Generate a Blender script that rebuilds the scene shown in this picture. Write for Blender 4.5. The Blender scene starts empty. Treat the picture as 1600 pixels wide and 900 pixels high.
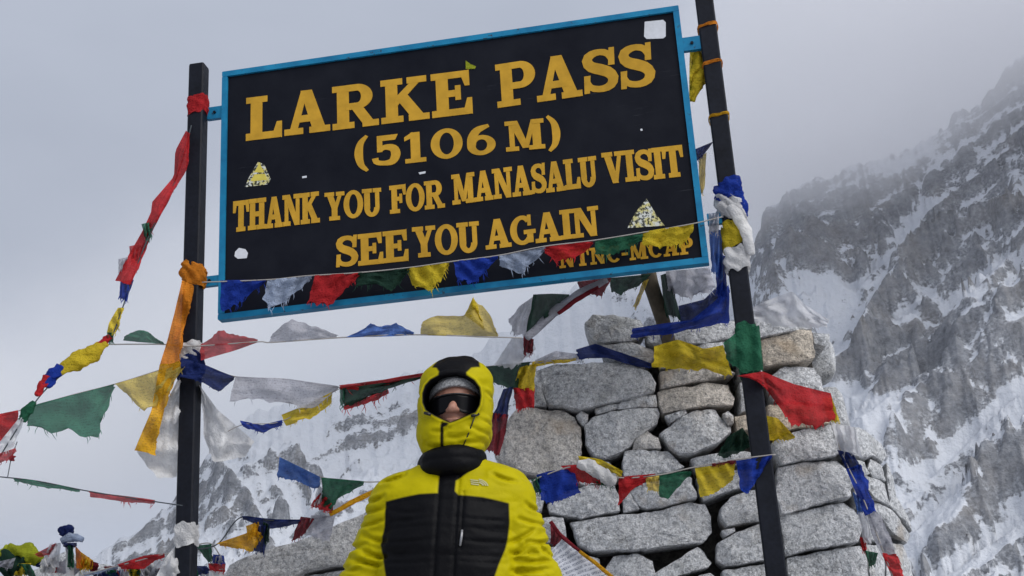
import bpy, bmesh, math, random
import numpy as np
from mathutils import Vector, Matrix
from mathutils.bvhtree import BVHTree

scene = bpy.context.scene
C = scene.collection
rad = math.radians

# ------------------------------------------------------------------ camera
FPX = 2040.0                                   # focal length in pixels of the 1600 x 900 photograph
CAM = np.array([0.0, 0.0, 0.45])
zc = np.array([-358.0, 5617.0, -2040.0]); zc /= np.linalg.norm(zc)      # world up in camera axes
yc = np.array([0.0, 0.0, -1.0]); yc = yc - yc.dot(zc) * zc; yc /= np.linalg.norm(yc)
xc = np.cross(yc, zc)
MR = np.array([xc, yc, zc])                    # camera axes -> world axes
cam_data = bpy.data.cameras.new('camera')
cam = bpy.data.objects.new('camera', cam_data); C.objects.link(cam)
cam_data.sensor_width = 36.0
cam_data.lens = 36.0 * FPX / 1600.0
cam_data.clip_start = 0.05; cam_data.clip_end = 40000
m4 = Matrix.Identity(4)
for i in range(3):
    for j in range(3): m4[i][j] = MR[i][j]
    m4[i][3] = CAM[i]
cam.matrix_world = m4
scene.camera = cam

# ------------------------------------------------------------------ world, sun, exposure
SUN_EL, SUN_AZ = 36.0, 46.0                    # behind the clouds, over the viewer's right shoulder
world = bpy.data.worlds.new('World'); scene.world = world; world.use_nodes = True
wn, wl = world.node_tree.nodes, world.node_tree.links
wn.clear()
w_out = wn.new('ShaderNodeOutputWorld')
sky = wn.new('ShaderNodeTexSky'); sky.sky_type = 'NISHITA'; sky.sun_disc = False
sky.sun_elevation = rad(SUN_EL); sky.sun_rotation = rad(180 - SUN_AZ); sky.altitude = 5100
sky_bg = wn.new('ShaderNodeBackground'); sky_bg.inputs['Strength'].default_value = 0.05
wl.new(sky.outputs[0], sky_bg.inputs['Color'])
tc = wn.new('ShaderNodeTexCoord')
mp = wn.new('ShaderNodeMapping'); mp.inputs['Scale'].default_value = (1, 1, 2.2)
wl.new(tc.outputs['Generated'], mp.inputs['Vector'])
nz = wn.new('ShaderNodeTexNoise'); nz.inputs['Scale'].default_value = 2.2; nz.inputs['Detail'].default_value = 5
nz.inputs['Roughness'].default_value = 0.5
wl.new(mp.outputs[0], nz.inputs['Vector'])
rp = wn.new('ShaderNodeValToRGB')
rp.color_ramp.elements[0].position = 0.3; rp.color_ramp.elements[0].color = (0.238, 0.261, 0.314, 1)
rp.color_ramp.elements[1].position = 0.7; rp.color_ramp.elements[1].color = (0.289, 0.313, 0.370, 1)
wl.new(nz.outputs['Fac'], rp.inputs['Fac'])
cl_bg = wn.new('ShaderNodeBackground'); cl_bg.inputs['Strength'].default_value = 1.0
wl.new(rp.outputs['Color'], cl_bg.inputs['Color'])
mx = wn.new('ShaderNodeMixShader'); mx.inputs['Fac'].default_value = 0.95      # closed cloud cover
wl.new(sky_bg.outputs[0], mx.inputs[1]); wl.new(cl_bg.outputs[0], mx.inputs[2])
wl.new(mx.outputs[0], w_out.inputs['Surface'])

sun_d = bpy.data.lights.new('sun', 'SUN'); sun_d.energy = 1.5; sun_d.angle = rad(60); sun_d.color = (1.0, 0.97, 0.93)
sun = bpy.data.objects.new('sun', sun_d); C.objects.link(sun)
sd = Vector((math.sin(rad(SUN_AZ)) * math.cos(rad(SUN_EL)), -math.cos(rad(SUN_AZ)) * math.cos(rad(SUN_EL)), math.sin(rad(SUN_EL))))
sun.rotation_euler = sd.to_track_quat('Z', 'Y').to_euler()

scene.view_settings.view_transform = 'Standard'
scene.view_settings.look = 'None'
scene.view_settings.gamma = 1.0
scene.view_settings.exposure = 0.85
scene.render.engine = 'CYCLES'
scene.cycles.use_denoising = True
scene.cycles.max_bounces = 10
scene.cycles.volume_bounces = 8
scene.cycles.transparent_max_bounces = 12
scene.cycles.volume_step_rate = 2.0

# ------------------------------------------------------------------ geometry helpers
def ray(px, py):
    return MR @ np.array([(px - 800.0) / FPX, -(py - 450.0) / FPX, -1.0])
def P(px, py, Y):
    """the point seen at a place of the photograph, on the upright plane at depth Y"""
    d = ray(px, py); t = (Y - CAM[1]) / d[1]
    return CAM + t * d
def on_plane(px, py, o, n):
    d = ray(px, py); t = np.dot(o - CAM, n) / np.dot(d, n)
    return CAM + t * d
def lerp(a, b, t): return a + (b - a) * t

def hash3(ix, iy, iz, seed):
    h = (ix.astype(np.int64) * 374761393 + iy.astype(np.int64) * 668265263 + iz.astype(np.int64) * 2147483647 + seed * 1274126177) & 0xFFFFFFFF
    h = ((h ^ (h >> 13)) * 1274126177) & 0xFFFFFFFF
    h = (h ^ (h >> 16)) & 0xFFFFFFFF
    h = ((h * 2246822519) & 0xFFFFFFFF); h = h ^ (h >> 15)
    return (h & 0xFFFFFF) / float(0xFFFFFF)
def vnoise(x, y, z, seed=0):
    x, y, z = np.broadcast_arrays(np.asarray(x, float), np.asarray(y, float), np.asarray(z, float))
    ix, iy, iz = np.floor(x), np.floor(y), np.floor(z)
    fx, fy, fz = x - ix, y - iy, z - iz
    ix, iy, iz = ix.astype(np.int64), iy.astype(np.int64), iz.astype(np.int64)
    u, v, w = [f * f * f * (f * (f * 6 - 15) + 10) for f in (fx, fy, fz)]
    r = 0.0
    for dx in (0, 1):
        for dy in (0, 1):
            for dz in (0, 1):
                r = r + hash3(ix + dx, iy + dy, iz + dz, seed) * (u if dx else 1 - u) * (v if dy else 1 - v) * (w if dz else 1 - w)
    return r * 2 - 1
def fbm(x, y, z, octv=4, seed=0, gain=0.5, lac=2.03):
    a, s, n = 1.0, 0.0, 0.0
    for k in range(octv):
        s = s + a * vnoise(x, y, z, seed + k * 17); n += a
        a *= gain; x, y, z = np.asarray(x) * lac + 3.1, np.asarray(y) * lac + 1.7, np.asarray(z) * lac + 5.3
    return s / n
def ridged(x, y, z, octv=5, seed=0, gain=0.55, lac=2.07):
    a, s, n, w = 1.0, 0.0, 0.0, 1.0
    for k in range(octv):
        r = 1 - np.abs(vnoise(x, y, z, seed + k * 31)); r = r * r * w
        w = np.clip(r * 1.6, 0, 1); s = s + a * r; n += a
        a *= gain; x, y, z = np.asarray(x) * lac + 7.1, np.asarray(y) * lac + 2.3, np.asarray(z) * lac + 4.7
    return s / n
def sstep(a, b, x):
    t = np.clip((x - a) / (b - a), 0, 1); return t * t * (3 - 2 * t)
def resample(pts, n):
    p = np.asarray(pts, float)
    if len(p) == 1: return np.repeat(p, n, 0)
    d = np.r_[0, np.cumsum(np.linalg.norm(np.diff(p, axis=0), axis=1) + 1e-9)]
    t = np.linspace(0, d[-1], n)
    return np.stack([np.interp(t, d, p[:, k]) for k in range(p.shape[1])], 1)
def smooth_line(pts, n):
    """Catmull-Rom through the points"""
    p = np.asarray(pts, float)
    if len(p) < 3: return resample(p, n)
    q = np.vstack([2 * p[0] - p[1], p, 2 * p[-1] - p[-2]]); out = []
    for i in range(1, len(q) - 2):
        for t in np.linspace(0, 1, 12, endpoint=False):
            a, b, c, d = q[i - 1], q[i], q[i + 1], q[i + 2]
            out.append(0.5 * (2 * b + (c - a) * t + (2 * a - 5 * b + 4 * c - d) * t * t + (3 * b - a - 3 * c + d) * t ** 3))
    out.append(p[-1])
    return resample(out, n)

def mesh_obj(name, verts, faces, material=None, parent=None, smooth=True):
    me = bpy.data.meshes.new(name)
    v = np.asarray(verts, np.float32)
    if isinstance(faces, np.ndarray) and faces.ndim == 2:
        nf, k = faces.shape
        me.vertices.add(len(v)); me.vertices.foreach_set('co', v.ravel())
        me.loops.add(nf * k); me.loops.foreach_set('vertex_index', faces.ravel().astype(np.int32))
        me.polygons.add(nf); me.polygons.foreach_set('loop_start', np.arange(0, nf * k, k, dtype=np.int32))
        me.update(calc_edges=True); me.validate()
    else:
        me.from_pydata([tuple(map(float, q)) for q in v], [], [tuple(int(i) for i in f) for f in faces]); me.update()
    if smooth: me.polygons.foreach_set('use_smooth', np.ones(len(me.polygons), bool))
    if material: me.materials.append(material)
    o = bpy.data.objects.new(name, me); C.objects.link(o)
    if parent:
        o.parent = parent
        o.matrix_parent_inverse = parent.matrix_world.inverted() if parent.matrix_world else Matrix()
    return o
def attr(o, name, values):
    a = o.data.attributes.new(name, 'FLOAT', 'POINT'); a.data.foreach_set('value', np.asarray(values, np.float32))
def thing(name, label, cat, loc=(0, 0, 0), group=None):
    o = bpy.data.objects.new(name, None); C.objects.link(o); o.location = [float(q) for q in loc]; o.empty_display_size = 0.1
    o.matrix_world = Matrix.Translation(o.location)
    return tag(o, label, cat, group)
def tag(o, label, cat, group=None):
    o['label'] = label; o['category'] = cat
    if group: o['group'] = group
    return o
def struct(o, label=None):
    o['kind'] = 'structure'
    if label: o['label'] = label
    return o

class MB:
    def __init__(s): s.v, s.f = [], []
    def add(s, v, f):
        n = len(s.v); s.v += [tuple(map(float, q)) for q in v]; s.f += [tuple(int(i) + n for i in q) for q in f]
    def prism(s, poly, o, ax, ay, an, h0, h1):
        """2-D polygon in the frame (o, ax, ay) raised from h0 to h1 along an"""
        n = len(poly); v = []
        for h in (h0, h1):
            for (x, y) in poly: v.append(o + ax * x + ay * y + an * h)
        s.add(v, [tuple(range(n, 2 * n)), tuple(range(n - 1, -1, -1))] + [(i, (i + 1) % n, n + (i + 1) % n, n + i) for i in range(n)])
    def box(s, o, ax, ay, an, x0, x1, y0, y1, h0, h1, bev=0.0):
        if bev:
            b = bev
            poly = [(x0 + b, y0), (x1 - b, y0), (x1, y0 + b), (x1, y1 - b), (x1 - b, y1), (x0 + b, y1), (x0, y1 - b), (x0, y0 + b)]
        else: poly = [(x0, y0), (x1, y0), (x1, y1), (x0, y1)]
        s.prism(poly, o, ax, ay, an, h0, h1)
    def build(s, name, mat, parent=None, smooth=False):
        return mesh_obj(name, s.v, s.f, mat, parent, smooth)

def tube(points, radius, sides=7, jitter=0.0, seed=1, flat=1.0, caps=True):
    p = np.asarray(points, float); n = len(p)
    r = np.full(n, radius, float) if np.isscalar(radius) else np.asarray(radius, float)
    t = np.gradient(p, axis=0); t /= np.linalg.norm(t, axis=1)[:, None] + 1e-12
    up = np.array([0, 1.0, 0.05]); a = np.cross(t, up); a /= np.linalg.norm(a, axis=1)[:, None] + 1e-9
    b = np.cross(a, t); V = []
    for k in range(sides):
        an = 2 * math.pi * k / sides; s = np.arange(n)
        rr = r.copy()
        if jitter: rr = r * (1 + jitter * fbm(s * 0.33 + k * 0.0, math.cos(an) * 1.3 + seed, math.sin(an) * 1.3, 3, seed)
                             + jitter * 0.5 * np.sin(3 * an + s * 0.55 + seed))
        V.append(p + a * (rr * math.cos(an))[:, None] + b * (rr * flat * math.sin(an))[:, None])
    V = np.stack(V, 1).reshape(-1, 3); F = []
    for i in range(n - 1):
        for k in range(sides):
            k2 = (k + 1) % sides
            F.append((i * sides + k, i * sides + k2, (i + 1) * sides + k2, (i + 1) * sides + k))
    if caps:
        F.append(tuple(range(sides - 1, -1, -1))); F.append(tuple((n - 1) * sides + k for k in range(sides)))
    return V, F

# ------------------------------------------------------------------ materials
def new_mat(name):
    m = bpy.data.materials.new(name); m.use_nodes = True
    nt = m.node_tree; nt.nodes.clear()
    out = nt.nodes.new('ShaderNodeOutputMaterial')
    return m, nt.nodes, nt.links, out
def noise(nd, lk, vec, scale, detail=4, rough=0.55):
    n = nd.new('ShaderNodeTexNoise'); n.inputs['Scale'].default_value = scale; n.inputs['Detail'].default_value = detail
    n.inputs['Roughness'].default_value = rough
    if vec is not None: lk.new(vec, n.inputs['Vector'])
    return n.outputs['Fac']
def ramp(nd, lk, fac, stops):
    r = nd.new('ShaderNodeValToRGB'); e = r.color_ramp.elements
    while len(e) < len(stops): e.new(0.5)
    for k, (p, c) in enumerate(stops):
        e[k].position = p; e[k].color = (c, c, c, 1) if np.isscalar(c) else (*c, 1)
    lk.new(fac, r.inputs['Fac'])
    return r.outputs['Color']
def mixc(nd, lk, fac, a, b, mode='MIX'):
    m = nd.new('ShaderNodeMix'); m.data_type = 'RGBA'; m.blend_type = mode
    for s, v in ((m.inputs[0], fac), (m.inputs[6], a), (m.inputs[7], b)):
        if hasattr(v, 'is_output') or isinstance(v, bpy.types.NodeSocket): lk.new(v, s)
        elif np.isscalar(v): s.default_value = v
        else: s.default_value = (*v, 1)
    return m.outputs[2]
def math_n(nd, lk, op, a, b=None, c=None):
    m = nd.new('ShaderNodeMath'); m.operation = op
    for s, v in zip(m.inputs, (a, b, c)):
        if v is None: continue
        if isinstance(v, bpy.types.NodeSocket): lk.new(v, s)
        else: s.default_value = v
    return m.outputs[0]
def bump(nd, lk, h, strength, dist, prev=None):
    b = nd.new('ShaderNodeBump'); b.inputs['Strength'].default_value = strength; b.inputs['Distance'].default_value = dist
    lk.new(h, b.inputs['Height'])
    if prev is not None: lk.new(prev, b.inputs['Normal'])
    return b.outputs['Normal']
def bsdf(nd, lk, out, color, rough=0.6, normal=None, metal=0.0, spec=0.5):
    b = nd.new('ShaderNodeBsdfPrincipled')
    if isinstance(color, bpy.types.NodeSocket): lk.new(color, b.inputs['Base Color'])
    else: b.inputs['Base Color'].default_value = (*color, 1)
    if isinstance(rough, bpy.types.NodeSocket): lk.new(rough, b.inputs['Roughness'])
    else: b.inputs['Roughness'].default_value = rough
    b.inputs['Metallic'].default_value = metal; b.inputs['Specular IOR Level'].default_value = spec
    if normal is not None: lk.new(normal, b.inputs['Normal'])
    lk.new(b.outputs[0], out.inputs['Surface'])
    return b
def coords(nd, kind='Object'):
    return nd.new('ShaderNodeTexCoord').outputs[kind]
def geo_pos(nd): return nd.new('ShaderNodeNewGeometry').outputs['Position']

def simple_mat(name, color, rough=0.5, wear=0.15, scale=40, spec=0.4, metal=0.0, bmp=0.15):
    m, nd, lk, out = new_mat(name); v = geo_pos(nd)
    n1 = noise(nd, lk, v, scale, 5); n2 = noise(nd, lk, v, scale * 0.12, 3)
    f = math_n(nd, lk, 'ADD', n1, n2)
    c = ramp(nd, lk, math_n(nd, lk, 'MULTIPLY', f, 0.5), [(0.3, tuple(q * (1 - wear) for q in color)), (0.7, tuple(min(1, q * (1 + wear)) for q in color))])
    bsdf(nd, lk, out, c, rough, bump(nd, lk, n1, bmp, 0.004), metal, spec)
    return m

def granite_mat():
    m, nd, lk, out = new_mat('granite'); v = geo_pos(nd)
    oi = nd.new('ShaderNodeObjectInfo').outputs['Random']
    big = noise(nd, lk, v, 4.5, 4); mid = noise(nd, lk, v, 52, 5, 0.62); fine = noise(nd, lk, v, 150, 3, 0.6)
    base = ramp(nd, lk, mid, [(0.34, (0.38, 0.393, 0.415)), (0.47, (0.67, 0.688, 0.71)), (0.62, (0.88, 0.895, 0.915))])
    vor = nd.new('ShaderNodeTexVoronoi'); vor.inputs['Scale'].default_value = 95; lk.new(v, vor.inputs['Vector'])
    speck = ramp(nd, lk, vor.outputs['Distance'], [(0.10, 0.3), (0.36, 1.0)])
    pick = ramp(nd, lk, noise(nd, lk, v, 30, 2), [(0.48, 1.0), (0.66, 0.0)])
    speck = mixc(nd, lk, pick, speck, (1, 1, 1))
    c = mixc(nd, lk, 1.0, base, speck, 'MULTIPLY')
    c = mixc(nd, lk, ramp(nd, lk, fine, [(0.35, 0.45), (0.6, 0.0)]), c, (0.13, 0.13, 0.135))
    tan = math_n(nd, lk, 'ADD', big, math_n(nd, lk, 'MULTIPLY', oi, 0.26))
    c = mixc(nd, lk, ramp(nd, lk, tan, [(0.76, 0.0), (0.88, 0.5)]), c, (0.42, 0.345, 0.26))
    at = nd.new('ShaderNodeAttribute'); at.attribute_name = 'tan'; at.attribute_type = 'OBJECT'
    c = mixc(nd, lk, at.outputs['Fac'], c, mixc(nd, lk, 1.0, c, (1.0, 0.83, 0.62), 'MULTIPLY'))
    crack = ramp(nd, lk, noise(nd, lk, v, 9, 6, 0.7), [(0.478, 0.0), (0.497, 0.55), (0.503, 0.55), (0.522, 0.0)])
    gate = ramp(nd, lk, noise(nd, lk, v, 3.2, 2), [(0.52, 0.0), (0.62, 1.0)])
    c = mixc(nd, lk, math_n(nd, lk, 'MULTIPLY', crack, gate), c, (0.1, 0.095, 0.085))
    st = math_n(nd, lk, 'MULTIPLY', ramp(nd, lk, noise(nd, lk, v, 6.5, 6, 0.7), [(0.55, 0.0), (0.66, 1.0)]), 0.5)
    c = mixc(nd, lk, st, c, mixc(nd, lk, 1.0, c, (0.5, 0.49, 0.46), 'MULTIPLY'))
    h = math_n(nd, lk, 'ADD', math_n(nd, lk, 'MULTIPLY', mid, 0.8), math_n(nd, lk, 'MULTIPLY', fine, 0.3))
    nrm = bump(nd, lk, h, 0.9, 0.02)
    nrm = bump(nd, lk, noise(nd, lk, v, 14, 6, 0.65), 0.8, 0.05, nrm)
    bsdf(nd, lk, out, c, 0.88, nrm, 0, 0.25)
    return m

def rubble_mat():
    m, nd, lk, out = new_mat('rubble'); v = geo_pos(nd)
    a = noise(nd, lk, v, 22, 6, 0.65)
    c = ramp(nd, lk, a, [(0.3, (0.05, 0.048, 0.045)), (0.7, (0.19, 0.18, 0.165))])
    bsdf(nd, lk, out, c, 0.95, bump(nd, lk, a, 1.0, 0.05), 0, 0.1)
    return m

def cloth_mat(name, color, gauze=0.03, trans=0.4, print_=0.4):
    m, nd, lk, out = new_mat(name); v = geo_pos(nd)
    oi = nd.new('ShaderNodeObjectInfo').outputs['Random']
    n1 = noise(nd, lk, v, 9, 4); n2 = noise(nd, lk, v, 180, 2)
    color = tuple(q * 1.0 for q in color)
    dk = tuple(q * 0.62 for q in color); lt = tuple(min(1, q * 1.22 + 0.01) for q in color)
    c = ramp(nd, lk, n1, [(0.3, dk), (0.7, lt)])
    c = mixc(nd, lk, math_n(nd, lk, 'MULTIPLY', oi, 0.35), c, tuple(min(1, q * 0.75 + 0.012) for q in color))
    # rows of faded block print
    wv = nd.new('ShaderNodeTexWave'); wv.wave_type = 'BANDS'; wv.bands_direction = 'Z'
    wv.inputs['Scale'].default_value = 26; wv.inputs['Distortion'].default_value = 3.0; wv.inputs['Detail Scale'].default_value = 3
    lk.new(v, wv.inputs['Vector'])
    rows = ramp(nd, lk, wv.outputs['Fac'], [(0.55, 0.0), (0.8, 1.0)])
    chars = ramp(nd, lk, noise(nd, lk, v, 120, 2), [(0.5, 0.0), (0.58, 1.0)])
    pr = math_n(nd, lk, 'MULTIPLY', math_n(nd, lk, 'MULTIPLY', rows, chars), print_)
    c = mixc(nd, lk, pr, c, tuple(q * 0.25 for q in color))
    nrm = bump(nd, lk, math_n(nd, lk, 'ADD', math_n(nd, lk, 'MULTIPLY', n2, 0.2), noise(nd, lk, v, 22, 4)), 0.9, 0.03)
    b = bsdf(nd, lk, out, c, 0.85, nrm, 0, 0.15)
    tr = nd.new('ShaderNodeBsdfTranslucent'); lk.new(c, tr.inputs['Color']); lk.new(nrm, tr.inputs['Normal'])
    m1 = nd.new('ShaderNodeMixShader'); m1.inputs['Fac'].default_value = trans
    lk.new(b.outputs[0], m1.inputs[1]); lk.new(tr.outputs[0], m1.inputs[2])
    tp = nd.new('ShaderNodeBsdfTransparent'); m2 = nd.new('ShaderNodeMixShader'); m2.inputs['Fac'].default_value = gauze
    lk.new(m1.outputs[0], m2.inputs[1]); lk.new(tp.outputs[0], m2.inputs[2])
    lk.new(m2.outputs[0], out.inputs['Surface'])
    return m

GRANITE = granite_mat(); RUBBLE = rubble_mat()
CL = {
    'red': cloth_mat('cloth_red', (0.56, 0.022, 0.028)), 'darkred': cloth_mat('cloth_dark_red', (0.24, 0.018, 0.03)),
    'blue': cloth_mat('cloth_blue', (0.012, 0.05, 0.40)), 'navy': cloth_mat('cloth_navy', (0.012, 0.028, 0.15)),
    'sky': cloth_mat('cloth_faded_blue', (0.08, 0.19, 0.55)), 'pale': cloth_mat('cloth_pale_blue', (0.42, 0.5, 0.66)),
    'yellow': cloth_mat('cloth_yellow', (0.72, 0.55, 0.03)), 'paleyellow': cloth_mat('cloth_pale_yellow', (0.72, 0.56, 0.12), 0.1),
    'green': cloth_mat('cloth_green', (0.022, 0.14, 0.075)), 'darkgreen': cloth_mat('cloth_dark_green', (0.015, 0.055, 0.035)),
    'palegreen': cloth_mat('cloth_pale_green', (0.035, 0.2, 0.12), 0.08), 'orange': cloth_mat('cloth_orange', (0.8, 0.27, 0.02)),
    'gold': cloth_mat('cloth_gold', (0.78, 0.42, 0.015)), 'white': cloth_mat('cloth_white', (0.84, 0.84, 0.86), 0.03, 0.35, 0.05),
    'grey': cloth_mat('cloth_grey', (0.52, 0.52, 0.58), 0.15), 'veil': cloth_mat('cloth_veil', (0.78, 0.79, 0.86), 0.2, 0.45, 0.06),
    'palered': cloth_mat('cloth_pale_red', (0.52, 0.055, 0.065), 0.08), 'lime': cloth_mat('cloth_lime', (0.45, 0.5, 0.03)),
    'rope': simple_mat('rope', (0.34, 0.32, 0.3), 0.9), 'ropedark': simple_mat('dark_rope', (0.05, 0.06, 0.07), 0.9),
}
BLACK_STEEL = simple_mat('black_painted_steel', (0.008, 0.0095, 0.015), 0.5, 0.5, 60, 0.14)
BLUE_PAINT, _nd, _lk, _out = new_mat('blue_paint'); _v = geo_pos(_nd)
_c = ramp(_nd, _lk, noise(_nd, _lk, _v, 12, 5), [(.3, (.006, .13, .27)), (.7, (.012, .22, .40))])
_c = mixc(_nd, _lk, ramp(_nd, _lk, noise(_nd, _lk, _v, 34, 5, .65), [(.63, 0.0), (.67, .85)]), _c, (.035, .025, .02))
bsdf(_nd, _lk, _out, _c, .5, bump(_nd, _lk, noise(_nd, _lk, _v, 40, 4), .2, .004), 0, .2)
LETTER = simple_mat('letter_paint', (0.49, 0.275, 0.028), 0.65, 0.26, 18, 0.12)
WOOD = simple_mat('weathered_wood', (0.085, 0.07, 0.05), 0.9, 0.5, 35)
STICKER = simple_mat('sticker_white', (0.6, 0.62, 0.66), 0.5, 0.12, 60)

# ------------------------------------------------------------------ ground
def ground_z(x, y):
    z = -1.15 * (1 - sstep(0.2, 3.6, y))
    r = np.hypot(x, y)
    z = z - np.maximum(0, y - 9.5) * 0.42 * sstep(9.0, 14.0, y)
    z = z - 0.12 * np.maximum(0, r - 14) * (y <= 9.5)
    return np.maximum(z, -430.0)
def build_ground():
    rr = np.concatenate([[0.0], np.geomspace(0.4, 26000, 150)]); aa = np.linspace(0, 2 * math.pi, 145)[:-1]
    R, A = np.meshgrid(rr, aa, indexing='ij'); x, y = R * np.sin(A), R * np.cos(A)
    z = ground_z(x, y) + 0.05 * fbm(x * 1.1, y * 1.1, 0, 4, 5) * sstep(0, 6, R) + np.minimum(R * 0.01, 25) * fbm(x / 60, y / 60, 0, 4, 9) * sstep(14, 60, R)
    v = np.stack([x, y, z], -1).reshape(-1, 3); na = len(aa); F = []
    i, k = np.meshgrid(np.arange(len(rr) - 1), np.arange(na), indexing='ij'); k2 = (k + 1) % na
    F = np.stack([i * na + k, (i + 1) * na + k, (i + 1) * na + k2, i * na + k2], -1).reshape(-1, 4)
    m, nd, lk, out = new_mat('snowy_gravel'); pos = geo_pos(nd)
    a = noise(nd, lk, pos, 1.3, 6, 0.6); b = noise(nd, lk, pos, 24, 5)
    rock = ramp(nd, lk, b, [(0.3, (0.09, 0.088, 0.085)), (0.7, (0.27, 0.265, 0.26))])
    c = mixc(nd, lk, ramp(nd, lk, a, [(0.44, 0.0), (0.54, 1.0)]), rock, (0.74, 0.76, 0.8))
    bsdf(nd, lk, out, c, 0.85, bump(nd, lk, b, 0.7, 0.04), 0, 0.2)
    return struct(mesh_obj('ground', v, F, m))
build_ground()

# ------------------------------------------------------------------ mountains
def az_el(px, py):
    d = ray(px, py); return math.atan2(d[0], d[1]), math.atan2(d[2], math.hypot(d[0], d[1]))
def to_px(x, y, z):
    d = np.stack([x - CAM[0], y - CAM[1], z - CAM[2]], -1) @ MR
    w = -d[..., 2]
    return 800 + FPX * d[..., 0] / w, 450 - FPX * d[..., 1] / w

def mountain_mat():
    m, nd, lk, out = new_mat('snowy_rock'); v = geo_pos(nd)
    at = nd.new('ShaderNodeAttribute'); at.attribute_name = 'snow'
    n1 = noise(nd, lk, v, 0.06, 7, 0.65); n2 = noise(nd, lk, v, 0.011, 5, 0.6); n3 = noise(nd, lk, v, 0.2, 4, 0.6)
    s = math_n(nd, lk, 'ADD', at.outputs['Fac'], math_n(nd, lk, 'MULTIPLY', math_n(nd, lk, 'SUBTRACT', n1, 0.5), 0.7))
    s = math_n(nd, lk, 'ADD', s, math_n(nd, lk, 'MULTIPLY', math_n(nd, lk, 'SUBTRACT', n3, 0.5), 0.55))
    mv = nd.new('ShaderNodeMapping'); mv.inputs['Rotation'].default_value = (0, rad(38), 0); mv.inputs['Scale'].default_value = (0.3, 1.0, 1.7); lk.new(v, mv.inputs['Vector'])
    n4 = noise(nd, lk, mv.outputs[0], 0.035, 5, 0.6)
    s = math_n(nd, lk, 'ADD', s, math_n(nd, lk, 'MULTIPLY', math_n(nd, lk, 'SUBTRACT', n4, 0.5), 0.75))
    f = ramp(nd, lk, s, [(0.43, 0.0), (0.53, 0.85), (0.66, 1.0)])
    rock = ramp(nd, lk, n1, [(0.3, (0.10, 0.108, 0.125)), (0.5, (0.205, 0.217, 0.24)), (0.7, (0.30, 0.308, 0.325))])  # rock tones lightened and blued, distant haze put into the colour
    rock = mixc(nd, lk, ramp(nd, lk, n2, [(0.45, 0.0), (0.7, 0.5)]), rock, (0.27, 0.25, 0.23))
    dust = math_n(nd, lk, 'MULTIPLY', ramp(nd, lk, n3, [(0.42, 0.0), (0.62, 1.0)]), ramp(nd, lk, at.outputs['Fac'], [(0.1, 0.1), (0.5, 0.55)]))
    f = math_n(nd, lk, 'MAXIMUM', f, dust)
    c = mixc(nd, lk, f, rock, (0.68, 0.71, 0.765))
    nrm = bump(nd, lk, math_n(nd, lk, 'ADD', n1, math_n(nd, lk, 'MULTIPLY', n3, 0.3)), 0.8, 9.0)
    bsdf(nd, lk, out, c, 0.9, nrm, 0, 0.1)
    return m
MOUNTAIN = mountain_mat()

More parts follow.
